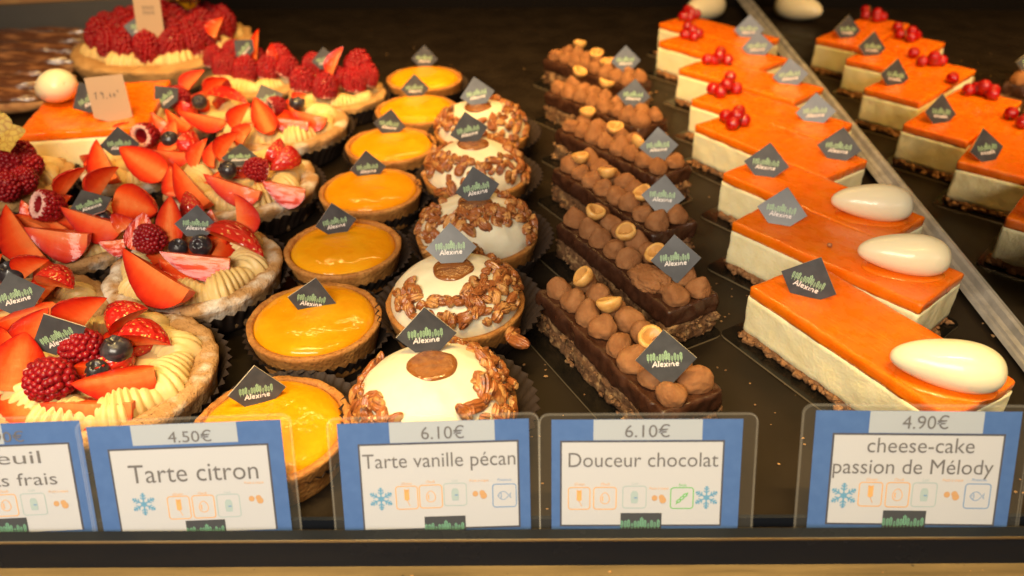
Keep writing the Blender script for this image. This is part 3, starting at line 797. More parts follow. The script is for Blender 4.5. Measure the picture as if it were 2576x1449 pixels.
for i, (A, Cc) in enumerate(cheese):
    x, y, an = corner_frame(A, Cc, 3.8, BL, BW)
    t = thing('cheesecake_bar', cheese_lab[i], 'cheesecake', (x, y, 0), an, 'passion cheesecake bars in a row')
    link('cake_board', BBOARD, t, TR(-.2, -.1, 0)); link('crumb_base', CRU[i % 2], t, RZ(math.pi * (i // 2 % 2)))
    link('cheese_layer', CHE[i % 2], t, RZ(math.pi * (i // 2 % 2))); link('passion_jelly', JEL[i % 2], t, RZ(math.pi * (i // 2 % 2)))
    u, v, ro = cheese_tag[i]; put_tag(t, u, v, 4.55, ro, scale=1.08, lean=(20, 33, 34, 33, 24, 20, 18, 18)[i])
    if i in cheese_q:
        u, v, a = cheese_q[i]; c = P(u, v, 4.75)
        put('cream_quenelle', QUE, t, TR(c.x, c.y, 4.75) @ RZ(math.radians(a - 9)) @ SCL(.95, .95, .97))
        put('glaze_drip', PUD, t, TR(c.x + .1, c.y - .25, 3.80) @ RZ(math.radians(a - 9)))
    if i == 1: put('nut_fleck', PECANS[3], t, TR(*P(2088, 617, 3.95)) @ SCL(.42))
    cl = list(cheese_cur.get(i, []))
    if cl:
        mu, mv = sum(p[0] for p in cl) / len(cl), sum(p[1] for p in cl) / len(cl)
        cl = [(mu + (p[0] - mu) * .92, mv + (p[1] - mv) * .92) for p in cl] + [(mu + 4, mv - 6), (mu - 9, mv + 5)]
    if cl:
        inv = ROOTM[t].inverted()
        p0, p1 = inv @ (P(mu, mv, 4.15) * K), inv @ ((P(mu + 5, mv - 4, 4.5) + Vector((.2, .5, .75))) * K)
        twig = link('currant_cluster', stem_mesh(p0 / K, p1 / K), t)
    for j, (u, v) in enumerate(cl):
        zz = 4.3 + (.55 if j == len(cl) - 2 else 0)
        c = P(u, v, zz)
        k = RNG.random()
        put('currant', CUR, t, TR(*c) @ RZ(k * 6) @ RX(.6 + k)).parent = twig

# white egg shape lying at the very back, its mirror image showing beside it
c = P(1772, 20, 1.6)
o = link('white_egg', QUE); o.matrix_world = TR(c.x, c.y, 1.62) @ RZ(math.radians(35)) @ SCL(1.2, 1.35, 1.45)
tagprops(o, 'white egg shape lying on the shelf at the far back beside the mirror', 'egg')

# ------------------------------------------------------------------ fruit
def straw_r(t):
    pts = [(0, .42), (.06, .66), (.16, .88), (.32, 1.0), (.5, .93), (.68, .73), (.84, .45), (.95, .2), (1.0, .02)]
    for (a, ra), (b, rb) in zip(pts, pts[1:]):
        if t <= b: k = (t - a) / (b - a); return ra + (rb - ra) * k
    return .02
def straw_mesh(sector, side, seed):
    """unit length along +x (0 = stem end, 1 = tip); cut face on z = 0, skin below; radius 1 in y/z before scaling"""
    mb = MB(); nx, nr, na = 22, 7, 12
    a0, a1 = (0, -sector)
    ts = [k / nx for k in range(nx + 1)]
    def bend(t): return .05 * math.sin(t * 3.1 + seed)
    def cap_face(ang, flip):
        vs = []; at = []; fs = []
        for t in ts:
            R = straw_r(t)
            for k in range(nr + 1):
                f = k / nr
                y = R * f * math.cos(ang); z = R * f * math.sin(ang)
                w = .03 * nz((t * 3, y, z), 1.5, seed)
                vs.append((t, side * (y + bend(t)), z + w)); at.append(max(.13, min(1, (max(f * .95, (t - .72) * 2.2) if t > .72 else f * .95) + .18 * (t - .45) - (.25 * (1 - t / .15) if t < .15 else 0))))
        for i in range(nx):
            for k in range(nr):
                q = (i * (nr + 1) + k, (i + 1) * (nr + 1) + k, (i + 1) * (nr + 1) + k + 1, i * (nr + 1) + k + 1)
                fs.append(q if not flip else q[::-1])
        mb.add(vs, fs, 0, at)
    fl = side < 0
    cap_face(0, fl)
    cap_face(a1, not fl)
    vs = []; fs = []
    for t in ts:
        R = straw_r(t)
        for k in range(na + 1):
            a = a1 * k / na
            q = 1 + .03 * nz((t * 2, math.cos(a), math.sin(a)), 1.7, seed)
            w = .03 * nz((t * 3, R * math.cos(a), R * math.sin(a)), 1.5, seed) if k in (0, na) else 0
            vs.append((t, side * (R * q * math.cos(a) + bend(t)), R * q * math.sin(a) + w))
    for i in range(nx):
        for k in range(na):
            q = (i * (na + 1) + k, i * (na + 1) + k + 1, (i + 1) * (na + 1) + k + 1, (i + 1) * (na + 1) + k)
            fs.append(q[::-1] if not fl else q)
    mb.add(vs, fs, 1, [1.0] * len(vs))
    # stem end
    vs = [(0, side * bend(0), 0)] + [(0, side * (straw_r(0) * math.cos(a1 * k / na) + bend(0)), straw_r(0) * math.sin(a1 * k / na)) for k in range(na + 1)]
    mb.add(vs, [(0, k + 1, k + 2) for k in range(na)], 0, [.1] + [.5] * (na + 1))
    return mb.mesh('strawberry_wedge', ['straw_cut', 'straw_skin'])
SQ = {(k, sd): straw_mesh(math.radians(ang), sd, k_i * 3 + sd) for k_i, (k, ang) in enumerate((('q', 95), ('t', 65), ('h', 178))) for sd in (1, -1)}
SCUT = SQ

def put_straw(root, tip, base, R, side=1, roll=0.0, kind='q'):
    dz = .45 if abs(roll) < 30 else .15
    T, B = P(tip[0], tip[1], tip[2] + dz), P(base[0], base[1], base[2] + dz)
    x = T - B; L = x.length; x.normalize()
    mid = (T + B) / 2; vw = (CAMP - mid).normalized()
    z = (vw - x * vw.dot(x)).normalized(); y = z.cross(x)
    m = Matrix((x, y, z)).transposed().to_4x4()
    put('strawberry_wedge', SQ[(kind, side)], root, TR(*B) @ m @ RX(math.radians(roll)) @ SCL(L * 1.04, R * (1.15 if kind == 'h' else 1.6), R * 1.3))

def rasp_mesh(seed, sub):
    mb = MB(); r_ = random.Random(seed)
    rows = 8
    def rad(t): return .74 * (1 - t ** 2.6) ** .5 * (1 + .10 * math.sin(t * 3.14))
    for j in range(rows):
        t = .03 + .93 * j / (rows - 1); R = rad(t) * .92; zz = t * 1.35
        dr = .165 if j < rows - 1 else .15
        n = max(1, int(2 * math.pi * R / .265)) if R > .15 else 3 if R > .08 else 1
        for i in range(n):
            a = 2 * math.pi * (i + .5 * (j % 2)) / n + r_.gauss(0, .05)
            q = dr * r_.uniform(.9, 1.12)
            blob(mb, (R * math.cos(a), R * math.sin(a), zz + r_.gauss(0, .02)), (q, q, q * 1.02), sub, 0)
    blob(mb, (0, 0, 1.34), (.15, .15, .14), sub, 0)
    # body below the drupelets
    rev(mb, [(rad(t) * .93, t * 1.35) for t in [k / 10 for k in range(10)]] + [(.1, 1.33)], 20, 0, None, cap0=False)
    # hollow and pale rim
    rev(mb, [(.74, .05), (.76, -.05), (.70, -.13), (.58, -.14), (.48, -.06), (.46, .04)], 32, 1,
        lambda p, a: (p[0] * (1 + .06 * math.cos(a * 13)), p[1] * (1 + .06 * math.cos(a * 13)), p[2]), cap0=False, cap1=False)
    rev(mb, [(.47, .0), (.40, .3), (.28, .7), (.1, .95)], 24, 2, None, cap0=False)
    return mb.mesh('raspberry', ['raspberry', 'rasp_rim', 'rasp_core'])
RASP_HI = [rasp_mesh(1, 2), rasp_mesh(2, 2)]
RASP_LO = [rasp_mesh(3, 1), rasp_mesh(4, 1)]
def put_rasp(root, u, v, z, size, axis, hi=False):
    """axis: direction of the tip as (right, up, towards the viewer)"""
    c = P(u, v, z); vw = (CAMP - c).normalized(); x = _up0.cross(vw).normalized(); y = vw.cross(x)
    d = (x * axis[0] + y * axis[1] + vw * axis[2]).normalized()
    q = d.to_track_quat('Z', 'Y').to_matrix().to_4x4()
    c = c - d * (.65 * size)
    me = (RASP_HI if hi else RASP_LO)[RNG.randrange(2)]
    put('raspberry', me, root, TR(*c) @ q @ RZ(RNG.random() * 6.28) @ SCL(size))
def blue_mesh():
    mb = MB()
    def f(p, v):
        k = 1.0
        r = math.hypot(v[0], v[1])
        z = p[2]
        if v[2] > .8:
            z -= .28 * max(0, 1 - (r / .40) ** 2)
            z += .10 * math.exp(-((r - .42) / .09) ** 2) * (1 + .7 * math.cos(5 * math.atan2(v[1], v[0])))
        return (p[0], p[1], z)
    blob(mb, (0, 0, 0), (1, 1, .88), 4, 0, f)
    return mb.mesh('blueberry', ['blueberry'])
BLUE = blue_mesh()
def put_blue(root, u, v, z, r):
    c = P(u, v, z)
    put('blueberry', BLUE, root, TR(*c) @ RZ(RNG.random() * 6) @ RX(RNG.uniform(-.5, 1.0)) @ SCL(r))

# rustic tart shell with a ring of piped cream, radius 5 before scaling
def rustic_mesh(seed, mat, amp=.14, wall=None):
    mb = MB(); h = 2.3
    prof = [(2.0, 0), (4.25, 0), (4.4, .1), (4.55, .5), (4.68, .95), (4.80, 1.4), (4.90, 1.75), (4.98, 2.0), (4.97, 2.18), (4.85, 2.30), (4.65, 2.36), (4.4, 2.36), (4.15, 2.30), (3.95, 2.2), (3.8, 2.0), (3.6, 1.8), (2.5, 1.75), (1.0, 1.75), (.2, 1.75)]
    def d(p, a):
        k = amp * fb(p, .7, seed) + amp * .45 * nz(p, 2.6, seed) + amp * .2 * nz(p, 6, seed)
        q = 1 + k / max(1.5, math.hypot(p[0], p[1]))
        return (p[0] * q, p[1] * q, max(0, p[2] + (k * .9 if p[2] > 1.6 else 0)))
    rev(mb, prof, 150, 0, d)
    if wall: mb.m = [1 if k < 150 * 7 else 0 for k in range(len(mb.m))]
    return mb.mesh('crust', [mat] + ([wall] if wall else []))
RUST = [rustic_mesh(3, 'rustic'), rustic_mesh(17, 'rustic_sugar', .15, 'rustic')]
RUSTB = [rustic_mesh(29, 'rustic_back', .26), rustic_mesh(41, 'rustic_back', .26)]
def piped_mesh(seed, R=3.12, r=.86, lobes=8, ridges=7):
    mb = MB(); n = 448; m = 22; vs = []; fs = []
    for i in range(n):
        a = 2 * math.pi * i / n
        jit = .10 * nz((math.cos(a) * 2, math.sin(a) * 2, 0), 1.0, seed + 3)
        lp = (a * lobes / (2 * math.pi) + jit) % 1.0
        env = (.70 + .50 * math.sin(math.pi * lp ** .62) ** .8) * (1 + .10 * nz((math.cos(a), math.sin(a), 0), 2, seed))
        fan = math.sin(math.pi * lp ** .62) ** .5
        off = .20 * math.sin(2 * math.pi * lp + .6) + .10 * nz((math.cos(a) * 2, math.sin(a) * 2, 0), 1.0, seed + 6)
        for j in range(m):
            b = 2 * math.pi * j / m
            saw = (lp * ridges + .55 * math.cos(b) + .35 * math.sin(b + .8)) % 1.0
            rg = (.26 * math.sin(math.pi * saw) ** .55 - .17) * (.35 + .65 * fan)
            rr = r * env * (1 + rg)
            RR = R + off + rr * math.cos(b)
            vs.append((RR * math.cos(a), RR * math.sin(a), 2.12 + rr * math.sin(b) * .95 + .10 * nz((math.cos(a) * 2, math.sin(a) * 2, 0), 1.5, seed + 9)))
    for i in range(n):
        for j in range(m):
            k = (i + 1) % n; l = (j + 1) % m
            fs.append((i * m + j, k * m + j, k * m + l, i * m + l))
    mb.add(vs, fs)
    rev(mb, [(3.4, 1.9), (2.9, 2.25), (2.0, 2.45), (1.0, 2.5), (.3, 2.5)], 40, 0, lambda p, a: (p[0], p[1], p[2] + .1 * nz(p, .9, seed)), cap0=False)
    return mb.mesh('piped_cream', ['piped'])
PIPE = [piped_mesh(1), piped_mesh(6)]
FCUP = cup_mesh(4.45, 5.45, 1.8, 52)

def fruit_tart(name, label, cat, cu, cv, span, k, group, back=False, rz=None):
    """centre seen at (cu, cv) on the rim plane; span = photo x of the left and right rim"""
    c = P(cu, cv, 2.2); r = (P(span[1], cv, 2.2) - P(span[0], cv, 2.2)).length / 2
    s = r / 5.0
    t = thing(name, label, cat, (c.x, c.y, 0), 0.0, group, s)
    rz = k * 1.7 if rz is None else rz
    link('crust', (RUSTB if back else RUST)[k % 2], t, RZ(rz)); link('piped_cream', PIPE[k % 2], t, RZ(rz * 2 + .3))
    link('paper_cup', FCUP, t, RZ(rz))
    return t

def tart(name, label, cat, cen, span, k, group, back, items):
    t = fruit_tart(name, label, cat, cen[0], cen[1], span, k, group, back)
    cen3 = P(cen[0], cen[1], 2.2)
    if not back:
        for q in range(7):
            a = k + q * .9 + RNG.gauss(0, .2); r = RNG.uniform(.8, 2.3)
            L = RNG.uniform(2.2, 3.0); Rr = RNG.uniform(1.2, 1.6); yaw = RNG.random() * 6.28
            put('strawberry_wedge', SQ[('q', 1 if q % 2 else -1)], t, TR(cen3.x + r * math.cos(a), cen3.y + r * math.sin(a), RNG.uniform(2.9, 3.3)) @ RZ(yaw) @ RX(RNG.uniform(-.5, .9)) @ RY(RNG.uniform(-.45, -.05)) @ SCL(L, Rr, Rr))
    for it in items:
        a = it[0]
        if a == 'w': put_straw(t, *it[1:])
        elif a == 'r': put_rasp(t, *it[1:])
        elif a == 'b': put_blue(t, *it[1:])
        elif a == 'tag': put_tag(t, *it[1:4], **it[4])
    return t
G = 'fruit tarts on the left side'
tart('fruit_tart', 'front strawberry fruit tart with a large raspberry facing the viewer, behind the cut off card', 'fruit tart', (272, 948), (5, 540), 0, G, False, [
    ('w', (58, 840, 5.0), (28, 985, 3.0), 1.25, -1, 10, 'h'),
    ('w', (2, 975, 2.7), (162, 1085, 2.6), 1.35, 1, 0, 'q'),
    ('w', (108, 1018, 3.2), (330, 1010, 3.0), 1.15, 1, -8, 'q'),
    ('w', (186, 966, 3.8), (386, 926, 3.6), 1.0, 1, -12, 'q'),
    ('w', (425, 872, 3.5), (300, 868, 3.5), 1.0, -1, 150, 'q'),
    ('w', (264, 752, 5.2), (196, 850, 3.6), 1.15, 1, 20, 'q'),
    ('w', (372, 782, 4.2), (288, 842, 3.2), 1.0, -1, 150, 'q'),
    ('w', (118, 778, 5.0), (112, 865, 3.3), 1.0, 1, 0, 'q'),
    ('w', (20, 800, 3.6), (70, 850, 3.2), .9, 1, 0, 'q'),
    ('r', 138, 954, 4.2, 1.32, (.75, .05, .62), True),
    ('r', 216, 876, 4.0, 1.25, (.55, .1, .8), True),
    ('b', 293, 880, 4.0, .80), ('b', 243, 932, 3.6, .62), ('b', 190, 925, 3.2, .5),
    ('tag', 148, 848, 4.9, dict(roll=15, yaw=-22, lean=12, scale=.95))])
tart('fruit_tart', 'strawberry fruit tart whose thick sugared rim is in full view beside the lemon tarts', 'fruit tart', (492, 680), (277, 705), 1, G, False, [
    ('w', (314, 630, 4.8), (478, 726, 3.6), 1.25, 1, 0, 'q'),
    ('w', (408, 636, 4.2), (578, 648, 3.5), .95, 1, 0, 'q'),
    ('w', (656, 646, 3.2), (526, 585, 3.8), .9, -1, 165, 'q'),
    ('w', (586, 492, 5.4), (600, 600, 3.3), .95, -1, -10, 'q'),
    ('w', (427, 497, 5.6), (428, 615, 3.4), .75, 1, 0, 'h'),
    ('w', (470, 483, 5.2), (482, 560, 3.4), .7, 1, 140, 'q'),
    ('w', (360, 538, 5.2), (346, 630, 3.3), .8, -1, 0, 'h'),
    ('w', (530, 528, 4.4), (560, 575, 3.3), .8, 1, 0, 'q'),
    ('r', 384, 602, 4.3, 1.12, (.8, -.1, .5), True),
    ('b', 449, 622, 3.6, .62), ('b', 505, 617, 3.8, .72),
    ('tag', 494, 566, 4.6, dict(roll=-15, yaw=0, lean=36, scale=.88))])
tart('fruit_tart', 'fruit tart with a hollow raspberry beside an almost flat lying name tag', 'fruit tart', (200, 585), (30, 378), 2, G, False, [
    ('w', (16, 520, 4.2), (112, 640, 2.8), 1.15, 1, 0, 'q'),
    ('w', (66, 575, 4.0), (220, 585, 3.6), 1.25, 1, 0, 'q'),
    ('w', (158, 524, 4.4), (307, 562, 3.6), 1.05, 1, 0, 'q'),
    ('w', (214, 424, 5.4), (160, 500, 3.6), .8, 1, 35, 'q'),
    ('w', (296, 422, 5.2), (246, 508, 3.6), 1.0, 1, 35, 'q'),
    ('w', (390, 530, 4.0), (284, 500, 3.5), 1.2, -1, 0, 'h'),
    ('w', (345, 560, 3.6), (300, 590, 3.2), .8, 1, 0, 'q'),
    ('w', (54, 505, 4.2), (96, 530, 3.4), .7, 1, 0, 'q'),
    ('w', (250, 610, 3.0), (310, 600, 3.0), .7, 1, 0, 'q'),
    ('r', 128, 520, 4.2, 1.28, (.80, -.12, -.42), True),
    ('b', 260, 545, 3.5, .55),
    ('tag', 228, 516, 4.5, dict(roll=3, yaw=8, lean=62, scale=.95))])
tart('fruit_tart', 'fruit tart with a dark blueberry beside a frosted raspberry, next to the third lemon tart', 'fruit tart', (610, 470), (415, 790), 3, G, False, [
    ('w', (440, 412, 4.8), (530, 505, 3.3), 1.0, 1, 0, 'q'),
    ('w', (516, 440, 4.4), (655, 480, 3.5), .95, 1, 0, 'q'),
    ('w', (664, 458, 3.8), (768, 474, 3.2), 1.0, 1, 0, 'q'),
    ('w', (680, 425, 3.8), (750, 398, 3.8), .8, 1, 150, 'q'),
    ('w', (705, 350, 5.2), (672, 412, 3.6), .9, 1, 160, 'q'),
    ('w', (600, 334, 4.8), (560, 405, 3.4), .8, 1, 20, 'q'),
    ('w', (428, 420, 4.2), (470, 480, 3.0), .9, 1, 0, 'q'),
    ('r', 640, 425, 4.2, 1.08, (-.85, .1, .3), False),
    ('b', 573, 428, 4.0, .72),
    ('tag', 604, 397, 4.6, dict(roll=-6, yaw=-6, lean=60, scale=.9))])
tart('fruit_tart', 'fruit tart at the left frame edge with pale sliced strawberry under an upright tag', 'fruit tart', (62, 790), (-130, 262), 4, G, False, [
    ('w', (0, 815, 3.9), (140, 760, 3.8), 1.25, 1, -10, 'q'),
    ('w', (180, 730, 3.9), (102, 715, 3.9), .9, -1, 150, 'q'),
    ('w', (120, 655, 4.4), (62, 705, 3.4), .85, 1, 20, 'q'),
    ('w', (4, 640, 4.6), (-10, 700, 3.4), .8, 1, 20, 'q'),
    ('w', (-60, 850, 3.0), (60, 860, 3.0), 1.1, 1, 0, 'q'),
    ('b', 29, 688, 4.2, .82),
    ('tag', 43, 745, 4.6, dict(roll=-3, yaw=0, lean=34, scale=.95))])
tart('fruit_tart', 'fruit tart with a ringed hollow raspberry, behind the flat lying tag tart', 'fruit tart', (355, 410), (215, 500), 5, G, False, [
    ('w', (243, 354, 4.8), (298, 445, 3.2), 1.05, 1, 0, 'q'),
    ('w', (303, 374, 4.6), (414, 440, 3.3), 1.1, 1, 0, 'h'),
    ('w', (350, 376, 4.4), (474, 384, 3.6), .8, 1, 0, 'q'),
    ('w', (520, 350, 4.6), (498, 425, 3.0), .7, 1, 0, 'q'),
    ('w', (545, 352, 4.4), (540, 420, 3.0), .6, 1, 0, 'q'),
    ('w', (486, 330, 4.6), (450, 385, 3.4), .9, 1, 150, 'q'),
    ('w', (440, 300, 4.4), (452, 350, 3.4), .8, 1, 0, 'q'),
    ('w', (324, 308, 4.2), (310, 345, 3.4), .6, 1, 0, 'q'),
    ('r', 372, 340, 4.2, 1.25, (.50, .1, -.65), False),
    ('b', 428, 350, 4.0, .72),
    ('tag', 302, 364, 4.7, dict(roll=-8, yaw=0, lean=14, scale=.95))])
tart('fruit_tart', 'fruit tart with a blue tinted tag beside upright strawberry halves, by the lemon row', 'fruit tart', (712, 322), (545, 870), 6, G, False, [
    ('w', (640, 248, 5.2), (680, 330, 3.4), .9, 1, 0, 'h'),
    ('w', (628, 262, 5.0), (600, 330, 3.3), .9, 1, 20, 'q'),
    ('w', (680, 296, 4.0), (776, 304, 3.6), .85, 1, 0, 'q'),
    ('w', (736, 280, 4.0), (820, 296, 3.6), .85, 1, 0, 'q'),
    ('w', (640, 310, 4.0), (610, 365, 3.2), .8, 1, 0, 'q'),
    ('w', (770, 238, 4.2), (750, 262, 3.6), .6, 1, 0, 'q'),
    ('r', 700, 266, 4.2, 1.05, (.7, .2, -.3), False),
    ('b', 747, 258, 4.0, .74),
    ('tag', 674, 250, 4.7, dict(roll=14, yaw=0, lean=32, scale=.95))])
tart('fruit_tart', 'fruit tart in shade between the orange cake and the raspberry tarts', 'fruit tart', (495, 285), (370, 630), 7, G, False, [
    ('w', (380, 284, 4.2), (425, 310, 3.4), .85, 1, 0, 'q'),
    ('w', (450, 280, 4.0), (565, 300, 3.5), .85, 1, 0, 'q'),
    ('w', (418, 276, 4.0), (480, 316, 3.4), .7, 1, 0, 'q'),
    ('w', (512, 178, 5.4), (470, 235, 3.8), .8, 1, 0, 'q'),
    ('w', (570, 200, 5.0), (525, 245, 3.8), .85, 1, 30, 'q'),
    ('w', (620, 262, 4.0), (530, 240, 3.8), .75, -1, 170, 'q'),
    ('r', 452, 243, 4.2, 1.2, (.6, .1, .3), False), ('r', 560, 214, 4.2, 1.0, (.2, .6, .5), False),
    ('b', 502, 256, 4.0, .7),
    ('tag', 418, 246, 4.6, dict(roll=30, yaw=0, lean=16, scale=.9))])
UPR = (0, .9, .25)
tart('raspberry_tart', 'raspberry tart on the right, beside the rear lemon tarts', 'raspberry tart', (848, 232), (728, 968), 8, 'raspberry tarts at the back left', True, [
    ('r', 760, 196, 4.1, 1.46, UPR, False), ('r', 818, 212, 4.1, 1.46, UPR, False), ('r', 892, 196, 4.1, 1.46, UPR, False), ('r', 902, 158, 4.8, 1.69, (.1, .95, .1), False),
    ('r', 788, 158, 4.4, 1.35, UPR, False), ('r', 925, 185, 4.2, 1.35, (.2, .8, .2), False), ('r', 850, 190, 4.0, 1.24, UPR, False),
    ('w', (862, 120, 6.4), (838, 190, 4.0), .75, 1, 0, 'q'),
    ('tag', 817, 153, 5.6, dict(roll=0, yaw=0, lean=14, scale=.85))])
tart('raspberry_tart', 'raspberry tart in the middle, a square grey tag half hidden among its berries', 'raspberry tart', (645, 200), (515, 768), 9, 'raspberry tarts at the back left', True, [
    ('r', 565, 160, 4.1, 1.46, UPR, False), ('r', 617, 168, 4.1, 1.52, UPR, False), ('r', 676, 166, 4.1, 1.46, UPR, False), ('r', 700, 140, 4.6, 1.57, UPR, False),
    ('r', 540, 140, 4.3, 1.40, UPR, False), ('r', 585, 125, 4.4, 1.40, UPR, False), ('r', 725, 165, 4.2, 1.35, (.3, .7, .2), False), ('r', 640, 140, 4.2, 1.35, UPR, False),
    ('w', (650, 75, 6.6), (648, 150, 4.2), .6, 1, 30, 'q'), ('w', (685, 110, 5.6), (672, 160, 4.2), .6, 1, 160, 'q'),
    ('tag', 615, 124, 5.6, dict(roll=42, yaw=0, lean=14, scale=.85))])
tart('raspberry_tart', 'small raspberry tart at the left frame edge under a dry physalis husk', 'raspberry tart', (10, 455), (-150, 172), 10, 'raspberry tarts at the back left', True, [
    ('r', 55, 385, 4.6, 1.29, (.3, .8, .3), False), ('r', 30, 420, 4.3, 1.39, (.3, .6, .5), False), ('r', 75, 415, 4.1, 1.29, (.5, .5, .5), False),
    ('r', 20, 465, 4.0, 1.29, (.2, .4, .7), False), ('r', 62, 450, 4.0, 1.20, (.3, .4, .7), False), ('r', -10, 400, 4.6, 1.29, (.1, .8, .3), False), ('r', 5, 375, 5.2, 1.20, UPR, False)])
# big raspberry tart
ring = []
for k in range(13):
    a = math.radians(205 + k * 11.5); ring.append((a, 6.7))
bt = thing('large_raspberry_tart', 'large family size raspberry tart at the back left with a torn price slip', 'raspberry tart', (*P(422, 128, 2.2)[:2], 0), 0, None, 1.0)
cb = P(422, 128, 2.2); rbig = (P(640, 128, 2.2) - P(206, 128, 2.2)).length / 2; sb = rbig / 5.0
link('crust', RUSTB[0], bt, SCL(sb, sb, 1.35)); link('piped_cream', PIPE[0], bt, RZ(.3) @ SCL(sb * 1.0, sb * 1.0, 1.42))
for ri, (n_, rr) in enumerate(((17, .64), (11, .42), (5, .2))):
    for k in range(n_):
        a = 2 * math.pi * (k + .3 * ri) / n_; x, y = cb.x + rbig * rr * math.cos(a), cb.y + rbig * rr * math.sin(a)
        put('raspberry', RASP_LO[k % 2], bt, TR(x, y, 3.5 + .4 * ri) @ RX(RNG.gauss(0, .2)) @ RY(RNG.gauss(0, .2)) @ SCL(1.75, 1.75, 2.0))
for tip, base, R in [((560, 45, 6.0), (545, 95, 4.4), .9), ((350, 80, 5.6), (322, 95, 4.6), .7), ((310, 70, 5.4), (330, 100, 4.6), .7)]:
    put_straw(bt, tip, base, R, 1, 0, 'q')
put_tag(bt, 360, 75, 6.2, -18, lean=20, scale=1.25)
def card_slip(name, w, h, point, txt, root, u, v, z, roll, lean, inkw):
    mb = MB(); t = .03
    q = [(-w / 2, h / 2), (-w / 2, -h / 2 + point), (0, -h / 2), (w / 2, -h / 2 + point * .6), (w / 2, h / 2)]
    n = len(q); vs = [(x, y, t) for x, y in q] + [(x, y, -t) for x, y in q]
    mb.add(vs, [tuple(range(n)), tuple(reversed(range(n, 2 * n)))] + [(i, i + n, (i + 1) % n + n, (i + 1) % n) for i in range(n)], 0)
    for st_ in txt: ribbon(mb, st_, inkw, t + .02, 1)
    me = mb.mesh(name, ['paper_shaded', 'ink'], False)
    c = P(u, v, z)
    return put(name, me, root, TR(*c) @ RZ(-math.atan2(c.x, c.y)) @ RX(math.radians(90 - lean)) @ RZ(math.radians(roll)))
scr = [[(-.5 + .3 * i, 1.3 - .5 * j), (-.4 + .3 * i, .9 - .5 * j), (-.3 + .3 * i, 1.25 - .5 * j)] for i in range(4) for j in range(2)]
card_slip('price_slip', 2.6, 4.6, 1.2, scr, bt, 375, 48, 7.2, -6, 12, .07)
# golden husk crown on the large tart
def husk_mesh(seed):
    mb = MB(); vs = []; fs = []
    nn, mm2 = 5, 6
    for lf in range(5):
        a0 = lf * 1.2566 + seed; o = len(vs)
        for j in range(mm2 + 1):
            t = j / mm2
            for i in range(nn + 1):
                s = i / nn * 2 - 1
                w = .95 * math.sin(math.pi * min(.98, .12 + t * .86)) ** .8
                r = .2 + 1.9 * t; zz = .3 + 1.5 * t - .7 * t * t + .25 * (s * s) * t + .18 * nz((t * 3, s, lf), 1.5, seed)
                ca, sa = math.cos(a0), math.sin(a0); x, y = r * ca - s * w * sa, r * sa + s * w * ca
                vs.append((x, y, zz))
        for j in range(mm2):
            for i in range(nn):
                b = o + j * (nn + 1) + i; fs.append((b, b + 1, b + nn + 2, b + nn + 1))
    mb.add(vs, fs); return mb
c = P(478, 25, 6.0)
hm = husk_mesh(1.0); blob(hm, (0, 0, .7), (.8, .8, .8), 2, 1)
HUSK = hm.mesh('physalis', ['husk', 'curd'])
HUSK2 = husk_mesh(2.3).mesh('physalis', ['husk'])
put('physalis', HUSK, bt, TR(*c) @ SCL(1.7))
sm_ = [o for o in COL.objects if o.name.startswith('raspberry_tart') and o['label'].startswith('small')][0]
c = P(14, 352, 6.4)
put('physalis', HUSK2, sm_, TR(c.x - .6, c.y, c.z) @ RX(.5) @ RY(.5) @ RZ(.6) @ SCL(.85))

# large orange cake slab on the left
a_, b_, c_, d_ = P(22, 340, 4.6), P(345, 318, 4.6), P(443, 202, 4.6), P(160, 214, 4.6)
mid = (a_ + b_ + c_ + d_) / 4; dv = (b_ - a_); an = math.atan2(dv.y, dv.x); L_ = ((b_ - a_).length + (c_ - d_).length) / 2; W_ = ((d_ - a_).length + (c_ - b_).length) / 2
big = thing('passion_cake', 'large square orange topped cake with a handwritten price slip', 'cake', (mid.x, mid.y, 0), an)
link('crumb_base', crumb_mesh(L_, W_, 33, .9), big); link('cheese_layer', cheese_mesh(L_, W_, .7, 3.9, 15), big); link('passion_jelly', jelly_mesh(L_, W_, 3.904, 4.6, 19), big)
link('cake_board', board_mesh(L_ + 2, W_ + 2), big)
c = P(137, 222, 5.9)
put('cream_quenelle', QUE, big, TR(*c) @ RZ(math.radians(-38)) @ RY(math.radians(-20)) @ SCL(.95, 1.1, 1.12))
digits = []
def dg(pts, x): digits.append([(x + a * .42, .35 + b * .42) for a, b in pts])
dg([(-.2, .6), (.25, 1), (0, -.4)], -.95); dg([(.35, .6), (.1, .95), (-.1, .6), (.2, .4), (.38, .7), (.25, -.4)], -.5); dg([(.0, -.3), (-.08, -.5)], -.12)
dg([(.15, .5), (-.02, .0), (.1, -.35), (.25, -.1), (.1, .1)], .12); dg([(.1, .4), (-.08, 0), (.1, -.35), (.28, 0), (.12, .4)], .42); dg([(.25, .9), (.05, .8), (.05, .6), (.25, .5)], .72)
put_tag(big, 228, 250, 6.0, 18, lean=14, scale=1.05)
card_slip('price_slip', 2.9, 3.9, .7, digits, big, 275, 252, 6.2, -2, 14, .06)

